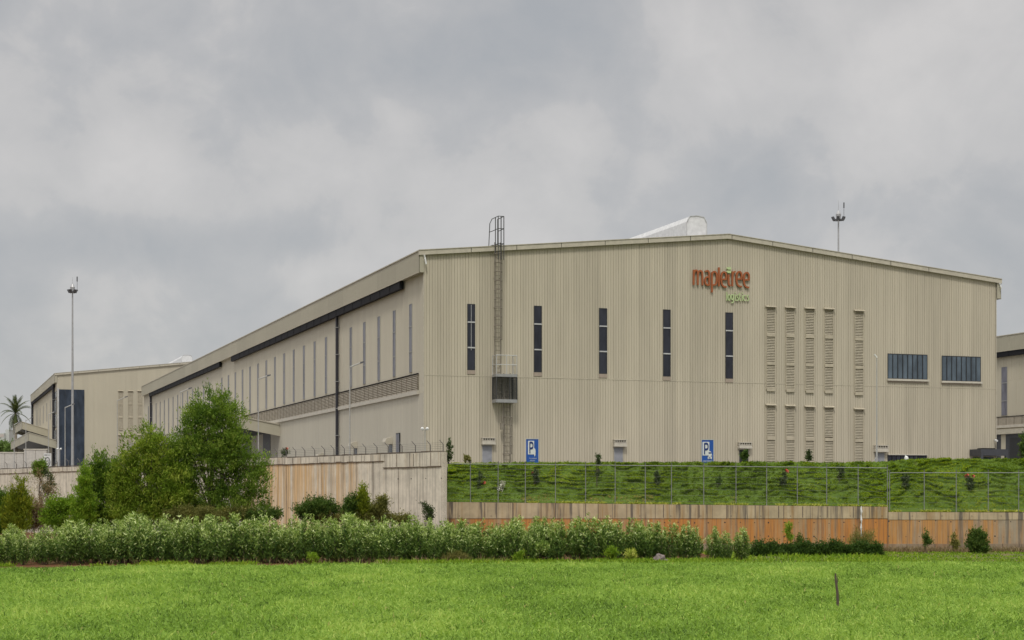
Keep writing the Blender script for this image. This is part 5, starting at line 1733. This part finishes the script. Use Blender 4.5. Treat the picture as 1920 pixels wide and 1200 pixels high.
def street_lamp(px, py, ax, ay, Y, label, base_z=YARD):
    b_ = P(px, 880, Y); b_.z = base_z
    e = empty('street_lamp', b_, 0, label, 'street lamp', 'yard street lamps')
    zt = P(px, py, Y).z - base_z
    a = P(ax, ay, Y) - b_
    mb = MB(); mb.tube([(0, 0, 0), (0, 0, zt)], [0.065, 0.04], 8); mb.build('pole', M['lamp_pole'], e)
    mb = MB(); mb.tube([(0, 0, zt - 0.1), (a.x * 0.75, 0, zt + (a.z - zt) * 0.75)], 0.05, 6); mb.build('arm', M['lamp_pole'], e)
    mb = MB()
    mb.hexa([(a.x * 0.72, -0.14, zt + (a.z - zt) * 0.72 - 0.06), (a.x, -0.10, a.z - 0.05), (a.x, 0.10, a.z - 0.05), (a.x * 0.72, 0.14, zt + (a.z - zt) * 0.72 - 0.06),
             (a.x * 0.72, -0.12, zt + (a.z - zt) * 0.72 + 0.08), (a.x, -0.08, a.z + 0.05), (a.x, 0.08, a.z + 0.05), (a.x * 0.72, 0.12, zt + (a.z - zt) * 0.72 + 0.08)])
    mb.build('lamp_head', M['lamp_head'], e)
    return e


street_lamp(122, 763, 140, 757, 200.0, 'street lamp in front of the navy glass panel')
street_lamp(484.5, 709, 507.5, 703, 150.0, 'street lamp standing before the loading canopy right of the tallest tree')
street_lamp(656, 686, 683, 678.5, 133.0, 'street lamp just right of the dark downpipe')
street_lamp(338, 734, 360, 727, 175.0, 'street lamp half hidden behind the tallest tree crown')
street_lamp(220, 750, 239.5, 743, 250.0, 'street lamp at the louvres of the far warehouse')
street_lamp(91, 776, 105, 771, 225.0, 'street lamp between the far canopy and the glass corner')
street_lamp(48.5, 787, 62, 782, 225.0, 'street lamp in front of the outer end of the far canopies')
street_lamp(26.5, 795, 38, 791, 225.0, 'street lamp against the palm crown')
# slim lamp on the right of the front
e = empty('security_light', Vector((KX(1644, 121), 121, YARD)), 0, 'slim galvanised pole with a white lamp beside the rightmost shutter door', 'light')
zt = P(1644, 668, 121).z - YARD
mb = MB(); mb.tube([(0, 0, 0), (0, 0, zt)], [0.06, 0.035], 8); mb.build('pole', M['lamp_pole'], e)
mb = MB(); mb.hexa([(-0.2, -0.08, zt + 0.12), (-0.02, -0.08, zt - 0.12), (-0.02, 0.08, zt - 0.12), (-0.2, 0.08, zt + 0.12), (-0.14, -0.08, zt + 0.16), (0.05, -0.08, zt - 0.08), (0.05, 0.08, zt - 0.08), (-0.14, 0.08, zt + 0.16)])
mb.build('lamp_head', M['white_paint'], e)
mb = MB(); mb.tube([(0, 0, 0.9), (-0.5, 0, 0.1)], 0.03, 6); mb.build('stay', M['lamp_pole'], e)


def cctv(px, py, Y, label, rot=0, base=None):
    b_ = P(px, 880, Y); b_.z = YARD if base is None else base
    e = empty('security_camera', b_, rot, label, 'camera')
    zt = P(px, py, Y).z - b_.z
    mb = MB(); mb.tube([(0, 0, 0), (0, 0, zt)], 0.04, 6); mb.build('pole', M['lamp_pole'], e)
    for x in (-0.17, 0.15):
        mb = MB(); mb.tube([(x * 1.0, 0, zt - 0.05), (x * 1.05, -0.12, zt + 0.03), (x * 1.1, -0.30, zt + 0.0), (x * 1.1, -0.34, zt - 0.02)], [0.06, 0.11, 0.11, 0.07], 8)
        mb.build('camera_head', M['white_paint'], e)
    mb = MB(); mb.tube([(-0.17, 0, zt - 0.05), (0.15, 0, zt - 0.05)], 0.03, 6); mb.build('crossarm', M['lamp_pole'], e)
    return e


cctv(797, 804.5, 116.0, 'pair of white security cameras on a thin pole by the building corner')
cctv(112, 842, 190.0, 'pair of white security cameras before the navy glass panel')
u_, z_ = FM.front(1864, 825)
e = empty('security_camera', FM.world(u_, -0.05, z_), ANG, 'single white security camera fixed near the right end of the front wall', 'camera')
mb = MB(); mb.tube([(0, 0.05, 0), (0, -0.2, 0.02)], 0.03, 6); mb.build('bracket', M['lamp_pole'], e)
mb = MB(); mb.tube([(0, -0.1, -0.02), (-0.02, -0.2, -0.05), (-0.04, -0.42, -0.08)], [0.07, 0.10, 0.09], 8); mb.build('camera_head', M['white_paint'], e)


# ------------------------------------------------------------------ signs
def text_mesh(name, s, w, h, mat, parent, x, y, z):
    cu = bpy.data.curves.new(name, 'FONT'); cu.body = s; cu.size = 1.0; cu.extrude = 0.004
    t = bpy.data.objects.new(name, cu); COL.objects.link(t)
    bpy.context.view_layer.update()
    dg = bpy.context.evaluated_depsgraph_get()
    me = bpy.data.meshes.new_from_object(t.evaluated_get(dg))
    bpy.data.objects.remove(t)
    n = len(me.vertices); co = np.zeros(n * 3, np.float32); me.vertices.foreach_get('co', co); co = co.reshape(-1, 3)
    lo, hi = co.min(0), co.max(0)
    out = np.zeros_like(co)
    out[:, 0] = (co[:, 0] - (lo[0] + hi[0]) / 2) / (hi[0] - lo[0]) * w + x
    out[:, 2] = (co[:, 1] - (lo[1] + hi[1]) / 2) / (hi[1] - lo[1]) * h + z
    out[:, 1] = y - co[:, 2]
    me.vertices.foreach_set('co', out.ravel()); me.update()
    me.materials.clear(); me.materials.append(mat)
    return link(bpy.data.objects.new(name, me), parent)


def sign_base(px0, px1, py0, py1, Y, label):
    s = Y / F
    b_ = P((px0 + px1) / 2, 0, Y); b_.z = YARD
    e = empty('parking_sign', b_, 0, label, 'sign')
    w = (px1 - px0) * s; zt = P(0, py0, Y).z - YARD; zb = P(0, py1, Y).z - YARD
    mb = MB(); mb.box(-w / 2, w / 2, 0, 0.06, zb, zt); mb.build('panel', M['sign_blue'], e)
    mb = MB(); mb.box(-w / 2 - 0.03, w / 2 + 0.03, -0.02, 0.08, zt + 0.002, zt + 0.05); mb.box(-w / 2 - 0.035, -w / 2 - 0.003, -0.02, 0.08, zb, zt); mb.box(w / 2 + 0.003, w / 2 + 0.035, -0.02, 0.08, zb, zt)
    mb.build('frame', M['galvanised'], e)
    for x in (-w / 3, w / 3):
        mb = MB(); mb.box(x - 0.03, x + 0.03, 0.065, 0.12, 0, zt - 0.1); mb.build('post', M['steel_grey'], e)
    q = lambda px, py: (P(px, py, Y).x - b_.x, P(px, py, Y).z - YARD)
    return e, q


def p_letter(e, q, x0, x1, y0, y1):
    """white square with the blue P, given by its photo corners"""
    (a, zt), (c, zb) = q(x0, y0), q(x1, y1)
    mb = MB(); mb.box(a, c, -0.012, -0.002, zb, zt); mb.build('white_field', M['sign_white'], e)
    w, h = c - a, zt - zb
    fn = lambda u, z, d: (a + u * w, d, zb + z * h)
    mb = MB()
    mb.ribbon([(0.30, 0.08), (0.30, 0.92)], 0.17, fn, -0.026, -0.014)
    mb.ribbon(smooth([(0.30, 0.86), (0.62, 0.88), (0.80, 0.80), (0.82, 0.62), (0.74, 0.45), (0.30, 0.44)], 2), 0.15, fn, -0.029, -0.014)
    mb.build('letter', M['sign_navy'], e)


YS = 117.0
e, q = sign_base(986.5, 1009.5, 823.5, 872, YS, 'blue two-wheeler parking sign, the left one, with a white P')
p_letter(e, q, 990, 1001.5, 826.5, 852)
mb = MB(); fn = lambda a, c, d: (q(a, c)[0], d, q(a, c)[1])
mb.prism([(1001.3, 842), (1002.2, 840), (1003.6, 842), (1004.2, 846), (1003.9, 853), (1002.4, 856.5), (1001, 851), (1000.8, 846)], fn, -0.03, -0.014); mb.build('scooter_mark', M['sign_white'], e)
text_mesh('lettering', 'TWO WHEELER', 0.52, 0.075, M['sign_white'], e, q(999, 859.5)[0], -0.012, q(999, 859.5)[1])
text_mesh('lettering', 'PARKING', 0.34, 0.07, M['sign_white'], e, q(998.5, 863.7)[0], -0.012, q(998.5, 863.7)[1])
e, q = sign_base(1316, 1337.5, 825, 876, YS, 'blue car parking sign, the right one, with a white car below its P')
p_letter(e, q, 1317.2, 1330, 828.5, 854)
mb = MB()
mb.prism([(1327.2, 861), (1326.6, 853), (1328, 850), (1328.6, 847), (1330, 846), (1331.8, 846), (1333, 847), (1333.6, 850), (1335, 853), (1334.6, 861), (1333, 861), (1333, 859.5), (1328.4, 859.5), (1328.4, 861)], lambda a, c, d: (q(a, c)[0], d, q(a, c)[1]), -0.03, -0.014)
mb.build('car_mark', M['sign_white'], e)
mb = MB(); a, c = q(1328.6, 848), q(1333, 850.6); mb.box(a[0], c[0], -0.04, -0.032, c[1], a[1])
for px in (1327.6, 1333.6): a = q(px, 855); mb.box(a[0] - 0.03, a[0] + 0.03, -0.04, -0.032, a[1] - 0.035, a[1] + 0.035)
a = q(1330.4, 857.3); mb.box(a[0] - 0.06, a[0] + 0.06, -0.04, -0.032, a[1] - 0.02, a[1] + 0.02)
mb.build('car_detail', M['sign_navy'], e)
text_mesh('lettering', 'CAR PARKING', 0.66, 0.11, M['sign_white'], e, q(1327, 864.5)[0], -0.012, q(1327, 864.5)[1])

YQ = 165.0
b_ = P(89, 0, YQ); b_.z = YARD
e = empty('speed_sign', b_, 0, 'white speed limit sign reading 15 above the pale wall', 'sign')
q = lambda px, py: (P(px, py, YQ).x - b_.x, P(px, py, YQ).z - YARD)
(a, zt), (c, zb) = q(82, 850), q(96, 877)
mb = MB(); mb.box(a, c, 0, 0.06, zb, zt); mb.build('panel', M['sign_white'], e)
mb = MB(); mb.box(-0.05, 0.05, 0.065, 0.15, 0, zt - 0.2); mb.build('post', M['steel_grey'], e)
text_mesh('lettering', 'SPEED LIMIT', 0.62, 0.09, M['sign_black'], e, 0, -0.012, q(89, 853.2)[1])
mb = MB(); cz = q(89, 866)[1]
mb.ribbon(ov(0, cz, 0.235, 0.43, 28), 0.06, lambda a, c, d: (a, d, c), -0.02, -0.003, True); mb.build('ring', M['sign_black'], e)
text_mesh('lettering', '15', 0.27, 0.38, M['sign_black'], e, 0, -0.012, cz)

# ------------------------------------------------------------------ small things
b_ = P(1571.5, 1146, 54.3); b_.z = 0
e = empty('wooden_stake', b_, 0, 'weathered wooden stake standing in the crop at the right', 'stake')
tp = P(1566.5, 1075, 54.3) - b_
mb = MB(); mb.tube([(0, 0, -0.1), (tp.x * 0.45 + 0.012, 0, tp.z * 0.5), (tp.x * 0.8 - 0.01, 0, tp.z * 0.82), (tp.x, 0, tp.z)], [0.048, 0.044, 0.038, 0.026], 7)
mb.build('shaft', M['dry_stick'], e)
mb = MB(); mb.tube([(tp.x * 0.55, 0, tp.z * 0.60), (tp.x * 0.72 + 0.04, -0.01, tp.z * 0.80), (tp.x * 0.8 + 0.05, -0.01, tp.z * 0.94)], [0.018, 0.014, 0.006], 6)
mb.build('splinter', M['dry_stick'], e)
b_ = P(144, 1081, 80.0); b_.z = 0
e = empty('dead_twig', b_, 0, 'short dark twig leaning in the crop at the left', 'twig')
tp = P(138.5, 1067, 80.0) - b_
mb = MB(); mb.tube([(0, 0, -0.05), (tp.x * 0.4, 0, tp.z * 0.4), (tp.x * 0.9, 0, tp.z * 0.75), (tp.x, 0, tp.z)], [0.05, 0.045, 0.035, 0.015], 6)
mb.tube([(tp.x * 0.5, 0, tp.z * 0.45), (tp.x * 0.2, 0.02, tp.z * 0.8)], [0.02, 0.006], 5)
mb.build('stem', M['dry_stick'], e)


def rock(name, px, py, Y, w, h, label, mat='stone'):
    b_ = P(px, py, Y); b_.z = 0
    import bmesh
    bm = bmesh.new(); bmesh.ops.create_icosphere(bm, subdivisions=3, radius=1.0)
    for v in bm.verts:
        n_ = mnoise.noise(v.co * 1.6 + Vector((px, 0, 0))) * 0.35 + mnoise.noise(v.co * 4 + Vector((px, 3, 0))) * 0.12
        v.co *= 1 + n_
        v.co = Vector((v.co.x * w / 2, v.co.y * w / 2.4, max(-0.1, v.co.z * h * 0.62 + h * 0.40)))
    me = bpy.data.meshes.new(name); bm.to_mesh(me); bm.free(); me.materials.append(M[mat])
    o = link(bpy.data.objects.new(name, me)); o.location = b_
    return tag(o, label, 'stone')


rock('stone', 1236, 1056, row_line(8.5) - 1.6, 0.62, 0.50, 'brown stone lying at the field edge under the shrub row')
rock('stone', 1247, 1056, row_line(9) - 1.7, 0.34, 0.22, 'smaller flat stone touching the brown stone')
# white cement sack on the bank's crest
b_ = P(1699, 867, 115.2); b_.z = bank_profile(b_.x)[1] - 0.05
e = empty('sack', b_, 0, 'white sack standing on the bank in front of the low black window', 'sack')
mb = MB(); mb.tube([(0.02, 0, -0.05), (0.03, 0, 0.12), (0, 0, 0.26), (-0.05, 0, 0.36)], [0.15, 0.16, 0.12, 0.03], 10); mb.build('body', M['white_paint'], e)
mb = MB(); mb.tube([(-0.05, 0, 0.358), (-0.06, 0, 0.42)], [0.03, 0.055], 8); mb.build('tied_neck', M['white_paint'], e)
